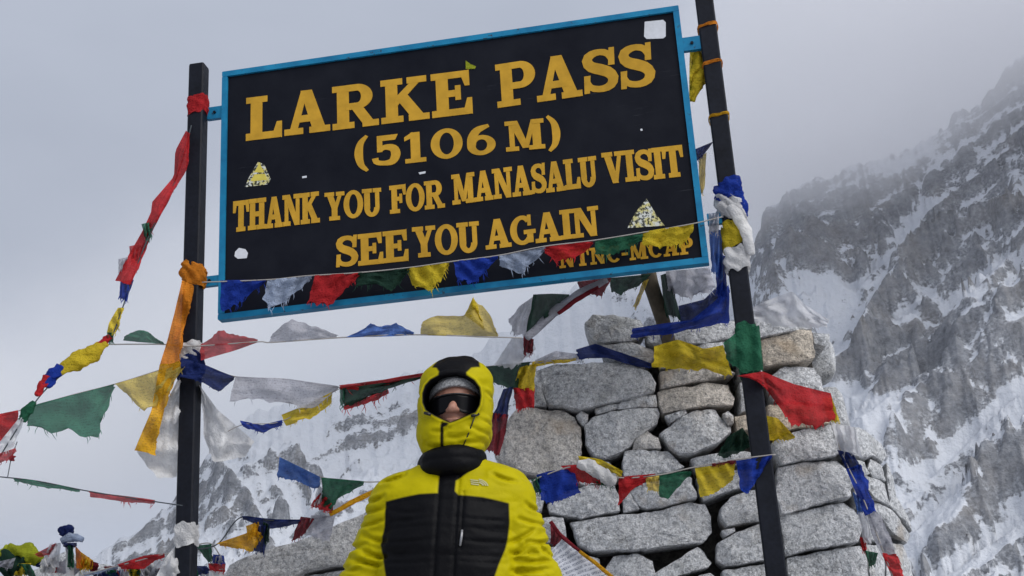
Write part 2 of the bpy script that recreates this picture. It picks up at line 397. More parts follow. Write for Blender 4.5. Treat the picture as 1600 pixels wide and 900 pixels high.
def build_mountain(name, ridge_px, R0, R1, nx, nr, zb, seed, amp, patches, lines, base_snow, diag):
    az, el = np.array([az_el(*p) for p in ridge_px]).T
    A = np.linspace(az[0], az[-1], nx)
    E = np.interp(A, az, el)
    EN = 0.006 * fbm(A * 60, 0, 0, 5, seed) + 0.003 * fbm(A * 260, 0, 3, 4, seed + 1)
    t = np.linspace(-0.18, 1.25, nr)                      # 0 foot, 1 ridge, beyond: the far side
    AA, T = np.meshgrid(A, t, indexing='ij')
    EE = E[:, None] + EN[:, None] * sstep(.72, 1.0, T)
    R0v = R0(AA); Rr = R1 + (R0v - R1) * T
    H = R0v * np.tan(EE) + CAM[2]
    Tc = np.clip(T, -0.3, 1)
    z = zb + (H - zb) * (0.35 * Tc + 0.65 * np.sign(Tc) * np.abs(Tc) ** 1.7)
    z = np.where(T > 1, H - (T - 1) * (R0v - R1) * 0.9, z)
    x, y = Rr * np.sin(AA), Rr * np.cos(AA)
    env = sstep(-0.15, 0.12, T) * (1 - 0.72 * sstep(0.86, 1.0, T))
    # buttresses run down the slope; a slanted coordinate tilts them like the strata in the photograph
    q = x + diag * z
    wx = 45 * fbm(x / 210, y / 210, z / 210, 3, seed + 8); wy = 45 * fbm(x / 190, y / 190, z / 190, 3, seed + 9)
    r1 = ridged((q + wx) / 270, (y + wy) / 620, z / 900, 6, seed + 2, 0.56)
    r2 = ridged((x + wy) / 95, (y + wx) / 130, z / 210, 5, seed + 3, 0.6)
    f1 = fbm(x / 26, y / 26, z / 26, 4, seed + 4, 0.6)
    z2 = z + env * amp * (1.5 * (r1 - 0.45) + 0.62 * (r2 - 0.45) + 0.2 * f1)
    # slanted ledges: alternate treads that hold snow and bare risers
    lw = 26 * fbm(x / 120, y / 120, z / 120, 4, seed + 12)
    for per, hgt in ((62.0, 15.0), (23.0, 5.5)):
        ph = (z2 - 0.5 * x + lw * per / 40) / per; fr = ph - np.floor(ph)
        z2 = z2 + env * hgt * (sstep(0.0, 0.45, fr) - fr) * 2.0 * sstep(-.25, .25, fbm(x / 170, y / 170, z / 170, 3, seed + 14))
    px, py = to_px(x, y, z2)
    extra = np.zeros_like(z2)
    for pts, w, lift, sn in lines:                         # named ribs (lift) and snow gullies (drop) across the face
        p = np.array(pts, float); d = np.full(px.shape, 1e9)
        for a, b in zip(p[:-1], p[1:]):
            ab = b - a; u = np.clip(((px - a[0]) * ab[0] + (py - a[1]) * ab[1]) / ab.dot(ab), 0, 1)
            d = np.minimum(d, np.hypot(px - a[0] - u * ab[0], py - a[1] - u * ab[1]))
        d = d * (1 + 0.45 * fbm(x / 60, y / 60, z / 60, 3, seed + 21))
        g = np.exp(-(d / w) ** 2); z2 = z2 + env * lift * g; extra += sn * g
    v = np.stack([x, y, z2], -1)
    gx = np.gradient(v, axis=0); gt = np.gradient(v, axis=1)
    n = np.cross(gx, gt); n /= np.linalg.norm(n, axis=-1)[..., None] + 1e-9
    nzv = np.abs(n[..., 2])
    def blur(a, k):
        for _ in range(k):
            a = (a + np.roll(a, 1, 0) + np.roll(a, -1, 0) + np.roll(a, 1, 1) + np.roll(a, -1, 1)) / 5
        return a
    conc = np.clip((blur(z2, 10) - z2) / 7.0, -1, 1)
    snow = base_snow + 1.55 * (blur(nzv, 1) - 0.58) + 0.26 * conc + 0.2 * fbm(x / 130, y / 130, z / 130, 4, seed + 6) + extra
    for (cx, cy, rx, ry, ang, wgt) in patches:             # broad rock bands (negative) and snowfields (positive)
        ca, sa = math.cos(rad(ang)), math.sin(rad(ang))
        ux = ((px - cx) * ca + (py - cy) * sa) / rx; uy = (-(px - cx) * sa + (py - cy) * ca) / ry
        snow = snow + wgt * np.exp(-(ux * ux + uy * uy) ** 1.5)
    idx = np.arange(nx * nr).reshape(nx, nr)
    F = np.stack([idx[:-1, :-1], idx[1:, :-1], idx[1:, 1:], idx[:-1, 1:]], -1).reshape(-1, 4)
    o = struct(mesh_obj(name, v.reshape(-1, 3), F, MOUNTAIN)); attr(o, 'snow', snow.ravel())
    return o

build_mountain('mountain_right',
    [(1075, 560), (1130, 480), (1172, 395), (1196, 322), (1228, 292), (1290, 272), (1350, 262), (1420, 238), (1480, 190), (1540, 135), (1600, 78),
     (1680, 10), (1800, -60), (1950, -80), (2150, -40), (2400, 120)],
    lambda a: 2250 + 0 * a, 900, 620, 460, -260, 11, 95,
    [(1270, 340, 120, 70, -12, -0.5), (1500, 330, 130, 110, -30, -0.18), (1440, 545, 120, 70, -25, -0.42), (1390, 590, 90, 40, 10, -0.3),
     (1330, 640, 70, 40, 20, 0.55), (1250, 480, 70, 60, 0, 0.35), (1590, 620, 60, 35, -35, 0.4), (1480, 690, 120, 50, -35, -0.2),
     (1570, 720, 100, 30, -38, -0.3), (1560, 150, 120, 60, -35, -0.25)],
    [([(1330, 430), (1390, 370), (1445, 300)], 14, -40, 0.55), ([(1420, 905), (1500, 850), (1620, 765)], 16, -30, 0.6),
     ([(1440, 720), (1520, 650), (1620, 560)], 15, -25, 0.45), ([(1400, 430), (1480, 360), (1600, 330)], 10, 35, 0.15),
     ([(1300, 650), (1380, 600), (1420, 585)], 16, -20, 0.5), ([(1480, 470), (1560, 395), (1620, 370)], 8, -18, 0.35),
     ([(1400, 840), (1470, 770), (1530, 720)], 9, -18, 0.35), ([(1340, 560), (1390, 470), (1470, 380)], 13, 40, -0.1)],
    0.80, -0.55)
build_mountain('mountain_left',
    [(-700, 1150), (-200, 1080), (60, 950), (120, 905), (170, 868), (215, 832), (262, 790), (300, 745), (335, 700), (372, 668), (430, 640), (520, 603), (620, 580),
     (700, 560), (760, 530), (830, 488), (900, 442), (1000, 412), (1100, 415), (1200, 455), (1330, 560)],
    lambda a: 2650 + 0 * a, 1150, 640, 420, -300, 41, 80,
    [(230, 840, 70, 60, -40, -0.5), (330, 760, 60, 90, 0, -0.12), (600, 650, 85, 34, -12, -0.38), (520, 700, 60, 40, 25, -0.22),
     (640, 720, 70, 40, 0, 0.4), (420, 800, 60, 60, 30, -0.1), (700, 560, 300, 45, -18, 0.5), (460, 680, 60, 30, -20, 0.3)],
    [([(430, 830), (520, 740), (620, 680)], 16, -25, 0.35), ([(330, 720), (380, 780), (420, 860)], 12, 25, -0.1)],
    0.84, 0.5)

# ------------------------------------------------------------------ low cloud lying on the ridges
def build_cloud(label, knots_px, px_range, Y0, Y1, zlow, ztop, dens, soft, seed, thin, alb):
    knots = [tuple(P(px, py, (Y0 + Y1) / 2)[[0, 2]]) for (px, py) in knots_px]
    x0, x1 = px_range
    b = MB(); I = np.eye(3); b.box(np.zeros(3), I[0], I[1], I[2], x0, x1, Y0, Y1, zlow, ztop)
    m, nd, lk, out = new_mat('cloud_vapour'); v = geo_pos(nd)
    sx = nd.new('ShaderNodeSeparateXYZ'); lk.new(v, sx.inputs[0])
    zt = [k[1] for k in knots]; zlo, zhi = min(zt), max(zt)
    mr = nd.new('ShaderNodeMapRange'); mr.inputs['From Min'].default_value = x0; mr.inputs['From Max'].default_value = x1
    lk.new(sx.outputs['X'], mr.inputs['Value'])
    base = ramp(nd, lk, mr.outputs[0], [((k[0] - x0) / (x1 - x0), (k[1] - zlo) / (zhi - zlo)) for k in knots])
    zb = math_n(nd, lk, 'ADD', math_n(nd, lk, 'MULTIPLY', base, zhi - zlo), zlo)
    mv = nd.new('ShaderNodeMapping'); mv.inputs['Location'].default_value = (seed * 130.0, 0, 0); lk.new(v, mv.inputs['Vector'])
    n = noise(nd, lk, mv.outputs[0], 0.005, 4, 0.62)
    h = math_n(nd, lk, 'SUBTRACT', sx.outputs['Z'], zb)
    h = math_n(nd, lk, 'ADD', h, math_n(nd, lk, 'MULTIPLY', math_n(nd, lk, 'SUBTRACT', n, 0.5), soft * 1.7))
    mr2 = nd.new('ShaderNodeMapRange'); mr2.interpolation_type = 'SMOOTHSTEP'
    mr2.inputs['From Min'].default_value = -soft * 0.4; mr2.inputs['From Max'].default_value = soft * 0.6
    lk.new(h, mr2.inputs['Value'])
    mr3 = nd.new('ShaderNodeMapRange'); mr3.interpolation_type = 'SMOOTHSTEP'; lk.new(h, mr3.inputs['Value'])
    mr3.inputs['From Min'].default_value = soft * 1.2; mr3.inputs['From Max'].default_value = soft * 3.2; mr3.inputs['To Min'].default_value = 1.0; mr3.inputs['To Max'].default_value = 0.03
    d = math_n(nd, lk, 'MULTIPLY', math_n(nd, lk, 'ADD', mr2.outputs[0], thin), mr3.outputs[0])
    # thins out towards every face of its box
    for sock, lo, hi in (('X', x0, x1), ('Y', Y0, Y1), ('Z', zlow, ztop)):
        e = nd.new('ShaderNodeMapRange'); e.interpolation_type = 'SMOOTHSTEP'
        c, w = (lo + hi) / 2, (hi - lo) / 2
        dist = math_n(nd, lk, 'ABSOLUTE', math_n(nd, lk, 'SUBTRACT', sx.outputs[sock], c))
        e.inputs['From Min'].default_value = w * 0.8; e.inputs['From Max'].default_value = w
        e.inputs['To Min'].default_value = 1.0; e.inputs['To Max'].default_value = 0.0
        lk.new(dist, e.inputs['Value']); d = math_n(nd, lk, 'MULTIPLY', d, e.outputs[0])
    d = math_n(nd, lk, 'MULTIPLY', d, dens)
    pv = nd.new('ShaderNodeVolumePrincipled'); pv.inputs['Color'].default_value = (alb, alb, alb + (1 - alb) * .4, 1)
    lk.new(d, pv.inputs['Density']); lk.new(pv.outputs[0], out.inputs['Volume'])
    o = b.build('cloud', m); o['kind'] = 'stuff'; o['label'] = label; o['category'] = 'cloud'
    return o
build_cloud('grey cloud hiding the rocky ridge behind the right post',
    [(1090, 300), (1200, 272), (1330, 250), (1430, 236), (1500, 208), (1600, 165), (1750, 110), (2000, 60)], (230, 2100), 1250, 2500, -150, 1800, 0.0046, 130, 1, 0.022, 0.965)
build_cloud('pale cloud lying on the snow slope behind the sign',
    [(100, 780), (330, 670), (450, 615), (600, 560), (750, 515), (850, 455), (1000, 400), (1150, 370)], (-1500, 700), 1900, 3000, 250, 1250, 0.0022, 110, 5, 0.03, 1.0)

# ------------------------------------------------------------------ name board of the pass
n_right = MR @ (np.array([13940.0, 1630.0, 2040.0]) / np.linalg.norm([13940.0, 1630.0, 2040.0]))
SX = np.array([n_right[0], n_right[1], 0.0]); SX /= np.linalg.norm(SX)
SZ = np.array([0, 0, 1.0]); SN = np.cross(SX, SZ)             # SN points to the viewer
S_MID = P(715, 256, 5.3)
def sg(px, py):                                                # pixel -> (right, up) on the board's front plane
    q = on_plane(px, py, S_MID, SN) - S_MID
    return np.array([q.dot(SX), q.dot(SZ)])
def sw(u, v, h=0.0): return S_MID + SX * u + SZ * v + SN * h
cTL, cTR, cBR, cBL = sg(347, 112), sg(1060, 8), sg(1108, 410), sg(340, 500)
U0, U1 = (cTL[0] + cBL[0]) / 2, (cTR[0] + cBR[0]) / 2
V1, V0 = (cTL[1] + cTR[1]) / 2, (cBL[1] + cBR[1]) / 2
sign = thing('pass_sign', 'black name board with blue frame and golden lettering hung between two posts', 'sign', sw((U0 + U1) / 2, V0))
BOARD, _nd, _lk, _out = new_mat('board_paint'); _v = geo_pos(_nd)
_c = ramp(_nd, _lk, noise(_nd, _lk, _v, 5, 6, .65), [(.35, (.0045, .0055, .0105)), (.75, (.0105, .012, .018))])
_mp = _nd.new('ShaderNodeMapping'); _mp.inputs['Rotation'].default_value = (0, .5, 0); _mp.inputs['Scale'].default_value = (2.5, 1, 60); _lk.new(_v, _mp.inputs['Vector'])
_sc = math_n(_nd, _lk, 'MULTIPLY', ramp(_nd, _lk, noise(_nd, _lk, _mp.outputs[0], 3, 3), [(.66, 0.0), (.72, .5)]), ramp(_nd, _lk, noise(_nd, _lk, _v, 6, 3), [(.56, 0.0), (.66, 1.0)]))
_c = mixc(_nd, _lk, _sc, _c, (.06, .065, .075))
bsdf(_nd, _lk, _out, _c, .55, bump(_nd, _lk, noise(_nd, _lk, _v, 30, 4), .1, .004), 0, .1)
b = MB(); b.box(S_MID, SX, SZ, SN, U0 + 0.012, U1 - 0.012, V0 + 0.012, V1 - 0.012, -0.030, -0.012); b.build('panel', BOARD, sign)
fw = 0.027
for (x0, x1, y0, y1) in ((U0, U1, V1 - fw, V1), (U0, U1, V0, V0 + fw), (U0, U0 + fw, V0 + fw + 0.001, V1 - fw - 0.001), (U1 - fw, U1, V0 + fw + 0.001, V1 - fw - 0.001)):
    b = MB(); b.box(S_MID, SX, SZ, SN, x0, x1, y0, y1, -0.045, 0.0, 0.003); b.build('frame_bar', BLUE_PAINT, sign)
def bracket(px0, py0, px1, py1):
    a, c = sg(px0, py0), sg(px1, py1)
    b = MB(); b.box(S_MID, SX, SZ, SN, min(a[0], c[0]), max(a[0], c[0]), min(a[1], c[1]), max(a[1], c[1]), -0.030, -0.008, 0.002); b.build('bracket', BLUE_PAINT, sign)
    mid = sw((a[0] + c[0]) / 2, (a[1] + c[1]) / 2, -0.008)
    V, F = tube([mid, mid + SN * 0.008], [0.008, 0.007], 6); mesh_obj('bolt', V, F, BLACK_STEEL, sign, False)
bracket(312, 432, 341, 444); bracket(322, 167, 347, 182); bracket(1064, 58, 1098, 74); bracket(1104, 333, 1130, 347)

# hand-painted slab-serif letters: strokes in a cell of height 1
def R_(x0, y0, x1, y1): return ('p', [(x0, y0), (x1, y0), (x1, y1), (x0, y1)])
def Q_(*p): return ('p', list(p))
def A_(cx, cy, rx, ry, a0, a1, tx, ty, n=22):
    o = []; i = []
    for k in range(n + 1):
        a = rad(a0 + (a1 - a0) * k / n); c, s_ = math.cos(a), math.sin(a)
        o.append((cx + rx * c, cy + ry * s_)); i.append((cx + (rx - tx) * c, cy + (ry - ty) * s_))
    return ('s', o, i)
def T_(pts, w):
    p = smooth_line([(*q, ww) for q, ww in zip(pts, w)], 26); t = np.gradient(p[:, :2], axis=0); t /= np.linalg.norm(t, axis=1)[:, None] + 1e-9
    n = np.stack([-t[:, 1], t[:, 0]], 1)
    return ('s', (p[:, :2] + n * p[:, 2:3] / 2).tolist(), (p[:, :2] - n * p[:, 2:3] / 2).tolist())
SPINE = T_([(.66, .7), (.58, .88), (.38, .94), (.18, .87), (.13, .73), (.22, .6), (.4, .52), (.58, .42), (.66, .27), (.58, .11), (.38, .055), (.16, .12), (.09, .3)],
           [.07, .11, .1, .15, .18, .2, .21, .2, .18, .14, .1, .1, .07])
GL = {
 'L': (.74, [R_(.1, .0, .31, 1), R_(0, .9, .42, 1), R_(0, 0, .72, .12), Q_((.58, .05), (.74, 0), (.74, .34), (.67, .34))]),
 'A': (.94, [Q_((.36, 1), (.56, 1), (.86, .02), (.62, .02)), Q_((.36, 1), (.46, 1), (.22, .02), (.1, .02)), R_(.24, .28, .68, .4), R_(0, 0, .36, .1), R_(.54, 0, .94, .1)]),
 'R': (.94, [R_(.1, 0, .31, 1), R_(0, .9, .33, 1), R_(0, 0, .42, .1), R_(.29, .89, .52, 1), R_(.29, .44, .52, .55), A_(.51, .72, .31, .28, -90, 90, .2, .11), Q_((.4, .47), (.6, .47), (.88, .02), (.67, .02)), R_(.64, 0, .94, .1)]),
 'K': (.97, [R_(.1, 0, .31, 1), R_(0, .9, .42, 1), R_(0, 0, .42, .1), Q_((.29, .36), (.29, .54), (.68, .94), (.82, .94)), Q_((.36, .5), (.5, .64), (.9, .03), (.66, .03)), R_(.56, .9, .93, 1), R_(.58, 0, .97, .1)]),
 'E': (.8, [R_(.1, 0, .31, 1), R_(0, .89, .76, 1), R_(0, 0, .8, .11), R_(.3, .45, .55, .56), Q_((.62, .95), (.7, .68), (.76, .68), (.76, 1)), Q_((.66, .05), (.8, 0), (.8, .34), (.74, .34)), R_(.5, .36, .57, .66)]),
 'F': (.76, [R_(.1, 0, .31, 1), R_(0, .89, .76, 1), R_(0, 0, .44, .1), R_(.3, .45, .55, .56), Q_((.62, .95), (.7, .66), (.76, .66), (.76, 1)), R_(.5, .36, .57, .66)]),
 'P': (.82, [R_(.1, 0, .31, 1), R_(0, .9, .33, 1), R_(0, 0, .46, .1), R_(.29, .89, .52, 1), R_(.29, .4, .52, .51), A_(.51, .7, .31, .3, -90, 90, .2, .11)]),
 'S': (.74, [SPINE, Q_((.6, .62), (.69, .62), (.71, .99), (.64, .99)), Q_((.04, .01), (.11, .01), (.15, .38), (.06, .38))]),
 '5': (.74, [Q_((.14, .86), (.62, .86), (.68, 1), (.14, 1)), R_(.14, .48, .25, .95), T_([(.18, .53), (.36, .61), (.58, .54), (.64, .32), (.54, .1), (.32, .06), (.1, .12), (.06, .26)], [.1, .13, .2, .22, .18, .11, .12, .14])]),
 '1': (.62, [R_(.2, 0, .42, 1), Q_((.22, 1), (.22, .86), (.03, .78), (.03, .87)), R_(.04, 0, .58, .1)]),
 '0': (.84, [A_(.42, .5, .42, .5, 0, 360, .2, .1, 36)]), 'O': (.88, [A_(.44, .5, .44, .5, 0, 360, .2, .1, 36)]),
 '6': (.76, [A_(.39, .32, .37, .32, 0, 360, .19, .1, 30), T_([(.12, .33), (.15, .6), (.3, .84), (.62, .97)], [.2, .21, .18, .06])]),
 'M': (1.14, [R_(.12, 0, .23, 1), R_(.82, 0, 1.03, 1), Q_((.12, 1), (.35, 1), (.66, .08), (.5, .08)), Q_((.8, 1), (.9, 1), (.64, .08), (.54, .08)), R_(0, .9, .3, 1), R_(0, 0, .35, .1), R_(.84, .9, 1.14, 1), R_(.7, 0, 1.14, .1)]),
 'N': (.98, [R_(.12, 0, .24, 1), R_(.74, .0, .86, 1), Q_((.1, 1), (.34, 1), (.86, 0), (.66, 0)), R_(0, .9, .32, 1), R_(0, 0, .36, .1), R_(.62, .9, .98, 1)]),
 'T': (.82, [R_(.3, 0, .52, 1), R_(0, .88, .82, 1), Q_((0, .64), (.06, .64), (.14, 1), (0, 1)), Q_((.76, .64), (.82, .64), (.82, 1), (.68, 1)), R_(.2, 0, .62, .1)]),
 'H': (.92, [R_(.1, 0, .31, 1), R_(.61, 0, .82, 1), R_(.29, .44, .63, .56), R_(0, .9, .41, 1), R_(0, 0, .41, .1), R_(.51, .9, .92, 1), R_(.51, 0, .92, .1)]),
 'Y': (.9, [R_(.34, 0, .55, .46), Q_((.08, 1), (.31, 1), (.55, .42), (.34, .42)), Q_((.7, 1), (.81, 1), (.55, .42), (.44, .42)), R_(0, .9, .4, 1), R_(.56, .9, .9, 1), R_(.22, 0, .67, .1)]),
 'U': (.86, [R_(.1, .3, .31, 1), R_(.63, .3, .76, 1), A_(.43, .32, .33, .32, 180, 360, .19, .11), R_(0, .9, .41, 1), R_(.52, .9, .86, 1)]),
 'V': (.9, [Q_((.07, 1), (.3, 1), (.57, 0), (.38, 0)), Q_((.7, 1), (.8, 1), (.55, 0), (.45, 0)), R_(0, .9, .4, 1), R_(.55, .9, .9, 1)]),
 'I': (.41, [R_(.1, 0, .31, 1), R_(0, .9, .41, 1), R_(0, 0, .41, .1)]),
 'G': (.92, [A_(.44, .5, .44, .5, 42, 318, .2, .1, 30), R_(.64, .06, .82, .45), R_(.52, .37, .92, .47), R_(.68, .66, .76, 1)]),
 'C': (.82, [A_(.44, .5, .44, .5, 42, 318, .2, .1, 30), R_(.7, .66, .78, 1)]),
 '-': (.4, [R_(.03, .38, .37, .5)]),
 '(': (.34, [T_([(.32, 1.1), (.14, .86), (.08, .5), (.14, .12), (.32, -.12)], [.05, .14, .2, .14, .05])]),
 ')': (.34, [T_([(.02, 1.1), (.2, .86), (.26, .5), (.2, .12), (.02, -.12)], [.05, .14, .2, .14, .05])]),
 ' ': (.4, []),
}
def grow(poly, d):
    p = np.array(poly, float); n = len(p)
    if sum(p[i - 1][0] * p[i][1] - p[i][0] * p[i - 1][1] for i in range(n)) < 0: p = p[::-1]
    e = np.roll(p, -1, 0) - p; e /= np.linalg.norm(e, axis=1)[:, None] + 1e-12; nn = np.stack([e[:, 1], -e[:, 0]], 1); out = []
    for i in range(n):
        a, b_ = nn[i - 1], nn[i]; out.append(tuple(p[i] + (a + b_) * d / max(0.35, 1 + a.dot(b_))))
    return out
def letters(text, bl, br, cap_px, gap=0.07):
    """set a word from baseline point bl to br (photograph pixels), capitals cap_px high there"""
    a, c = sg(bl[0] + 2.5, bl[1] - .3), sg(br[0] - 2.5, br[1] + .3); tp = sg(bl[0], bl[1] - cap_px); H = tp[1] - a[1]
    ex = c - a; L = np.linalg.norm(ex); ex /= L; ey = np.array([0, 1.0])
    tot = sum(GL[ch][0] for ch in text) + gap * (len(text) - 1); sx = L / tot; x = 0.0
    for ch in text:
        w, strokes = GL[ch]
        if strokes:
            m = MB(); k = 0
            jy = random.uniform(-.012, .012)
            def wp(q): p2 = a + ex * (x + q[0]) * sx + ey * (q[1] + jy) * H; return p2
            for st in strokes:
                h = -0.0098 + 0.00022 * k; k += 1
                if st[0] == 'p': m.prism(grow([tuple(wp(q)) for q in st[1]], .024 * H), S_MID, SX, SZ, SN, -0.0125, h)
                else:
                    n = len(st[1]); oo = np.array([wp(q) for q in st[1]]); ii = np.array([wp(q) for q in st[2]]); dd = oo - ii; dd *= .024 * H / (np.linalg.norm(dd, axis=1)[:, None] + 1e-9); oo = oo + dd; ii = ii - dd
                    vs = [sw(*q, h) for q in oo] + [sw(*q, h) for q in ii]
                    vs += [sw(*q, -0.0125) for q in oo] + [sw(*q, -0.0125) for q in ii]
                    f = [(i, i + 1, n + i + 1, n + i) for i in range(n - 1)]
                    f += [(i, 2 * n + i, 2 * n + i + 1, i + 1) for i in range(n - 1)] + [(n + i, n + i + 1, 3 * n + i + 1, 3 * n + i) for i in range(n - 1)]
                    m.add(vs, f)
            m.build('letter', LETTER, sign)
        x += w + gap
random.seed(3)
letters('LARKE', (382, 217), (739, 174), 64, .1)
letters('PASS', (776, 165), (1026, 129), 65, .05)
letters('(5106', (553, 262), (776, 237), 45, .14); letters('M)', (789, 235), (877, 227), 45, .12)
letters('THANK', (361, 361), (500, 345), 46, .03); letters('YOU', (505, 343), (597, 335), 42, .02); letters('FOR', (607, 332), (696, 322), 42, .06)
letters('MANASALU', (705, 318), (936, 288), 45, .03); letters('VISIT', (942, 286), (1072, 272), 47, .03)
letters('SEE', (521, 417), (639, 405), 47, .05); letters('YOU', (643, 401), (751, 391), 46, .03); letters('AGAIN', (757, 388), (939, 365), 44, .03)
letters('NTNC-MCAP', (872, 418), (1086, 394), 25, .12)
# stickers and leftover paper on the board
def decal(name, poly, mat, h=-0.0105, parent=sign):
    m = MB(); m.prism([tuple(sg(*q)) for q in poly][::-1], S_MID, SX, SZ, SN, -0.0126, h); return m.build(name, mat, parent)
decal('sticker', [(1007, 32), (1036, 29), (1040, 33), (1040, 55), (1036, 58), (1010, 59), (1006, 55)], STICKER)
decal('sticker', [(366, 392), (372, 386), (382, 388), (386, 394), (384, 402), (370, 403), (365, 399)], STICKER)
decal('paper_scrap', [(727, 93), (735, 99), (743, 102), (741, 106), (727, 106)], CL['lime'], -0.0085)
decal('paint_chip', [(471, 274), (478, 273), (478, 276), (471, 277)], STICKER)
decal('paint_chip', [(653, 268), (664, 266), (664, 269), (655, 271)], STICKER)
decal('paint_chip', [(1000, 200), (1003, 199), (1004, 202), (1001, 203)], STICKER)
def badge_mat():
    m, nd, lk, out = new_mat('badge_print'); v = geo_pos(nd)
    n = noise(nd, lk, v, 85, 3, 0.6); n2 = noise(nd, lk, v, 40, 2)
    c = ramp(nd, lk, n, [(0.46, (0.03, 0.035, 0.03)), (0.52, (0.58, 0.6, 0.56))])
    c = mixc(nd, lk, ramp(nd, lk, n2, [(0.45, 0.0), (0.55, 0.75)]), c, mixc(nd, lk, 1.0, c, (0.95, 0.8, 0.16), 'MULTIPLY'))
    bsdf(nd, lk, out, c, 0.6); return m
BADGE = badge_mat()
decal('badge', [(381, 291), (388, 275), (402, 251), (412, 256), (418, 270), (422, 279), (416, 287), (405, 288)], BADGE)
decal('badge', [(980, 355), (993, 330), (1010, 309), (1024, 332), (1038, 351)], BADGE)
m = MB(); 
for poly in ([(396, 268), (404, 253), (412, 268)], [(390, 282), (396, 271), (413, 270), (416, 280)]):
    m.prism([tuple(sg(*q)) for q in poly][::-1], S_MID, SX, SZ, SN, -0.0110, -0.0098)
m.build('badge_field', simple_mat('badge_yellow', (0.6, 0.5, 0.08), 0.6), sign)

# ------------------------------------------------------------------ posts
def post(label, bottom_px, top_px, width_px, Ybot, round_=False):
    b0 = P(*bottom_px, Ybot); t0 = P(*top_px, Ybot)
    d = t0 - b0; d /= np.linalg.norm(d); w = width_px / FPX * Ybot * 1.02 / 2
    foot = b0 - d * (b0[2] + 0.3) / d[2]
    o = thing('sign_post', label, 'post', foot + np.array([0, 0, 0.3]), 'posts of the pass sign')
    m = MB(); ax = SX - d * SX.dot(d); ax /= np.linalg.norm(ax); ay = np.cross(d, ax)
    L = np.linalg.norm(t0 - foot); bv = w * 0.16
    poly = [(-w + bv, -w), (w - bv, -w), (w, -w + bv), (w, w - bv), (w - bv, w), (-w + bv, w), (-w, w - bv), (-w, -w + bv)]
    m.prism(poly, foot, ax, ay, d, 0, L); m.build('shaft', BLACK_STEEL, o)
    m = MB(); m.prism([(q[0] * 0.97, q[1] * 0.97) for q in poly], foot, ax, ay, d, L - 0.001, L + 0.006); m.build('end_cap', BLACK_STEEL, o)
    return o, foot, d, ax, ay, w
YL, YR = 5.47, 5.16
postL, footL, dL, axL, ayL, wL = post('black square steel post left of the sign board', (290, 900), (311, 106), 27, YL)
postR, footR, dR, axR, ayR, wR = post('black steel post right of the sign board leaning before the stone cairn', (1213, 900), (1097, -25), 31, YR)
def post_wrap(which, py0, py1, mat, bulge=0.012, tilt=0.0, name='cloth_band', seed=1, label=None, cat='cloth band'):
    foot, d, ax, ay, w, Y, bx, tx = (footL, dL, axL, ayL, wL, YL, (290, 900), (311, 106)) if which == 'L' else (footR, dR, axR, ayR, wR, YR, (1213, 900), (1097, -25))
    def hgt(py):
        t = (bx[1] - py) / (bx[1] - tx[1]); q = P(bx[0] + (tx[0] - bx[0]) * t, py, Y); return (q - foot).dot(d)
    h0, h1 = hgt(py1), hgt(py0); nu, nv = 48, 13; V = []; F = []
    for j in range(nv):
        f = j / (nv - 1)
        for i in range(nu):
            a = 2 * math.pi * i / nu; c, s_ = math.cos(a), math.sin(a)
            k = (abs(c) ** 6 + abs(s_) ** 6) ** (-1 / 6)
            bl = bulge * 0.55 * math.sin(5 * a + 11 * f + seed + 2 * float(vnoise(c * 2, s_ * 2, f * 2, seed + 4))) + bulge * (0.35 + 0.65 * math.sin(math.pi * f)) + bulge * 0.7 * float(fbm(c * 2 + seed, s_ * 2, f * 3, 3, seed))
            h = lerp(h0, h1, f) + tilt * c * (h1 - h0) + 0.1 * (h1 - h0) * float(vnoise(c * 2, s_ * 2, f + seed, seed))
            V.append(foot + d * h + ax * (c * k * w * 1.04 + c * bl) + ay * (s_ * k * w * 1.04 + s_ * bl))
    for j in range(nv - 1):
        for i in range(nu):
            i2 = (i + 1) % nu; F.append((j * nu + i, j * nu + i2, (j + 1) * nu + i2, (j + 1) * nu + i))
    o = mesh_obj(name, V, F, mat)
    if label: tag(o, label, cat, 'bands tied round the posts')
    return o

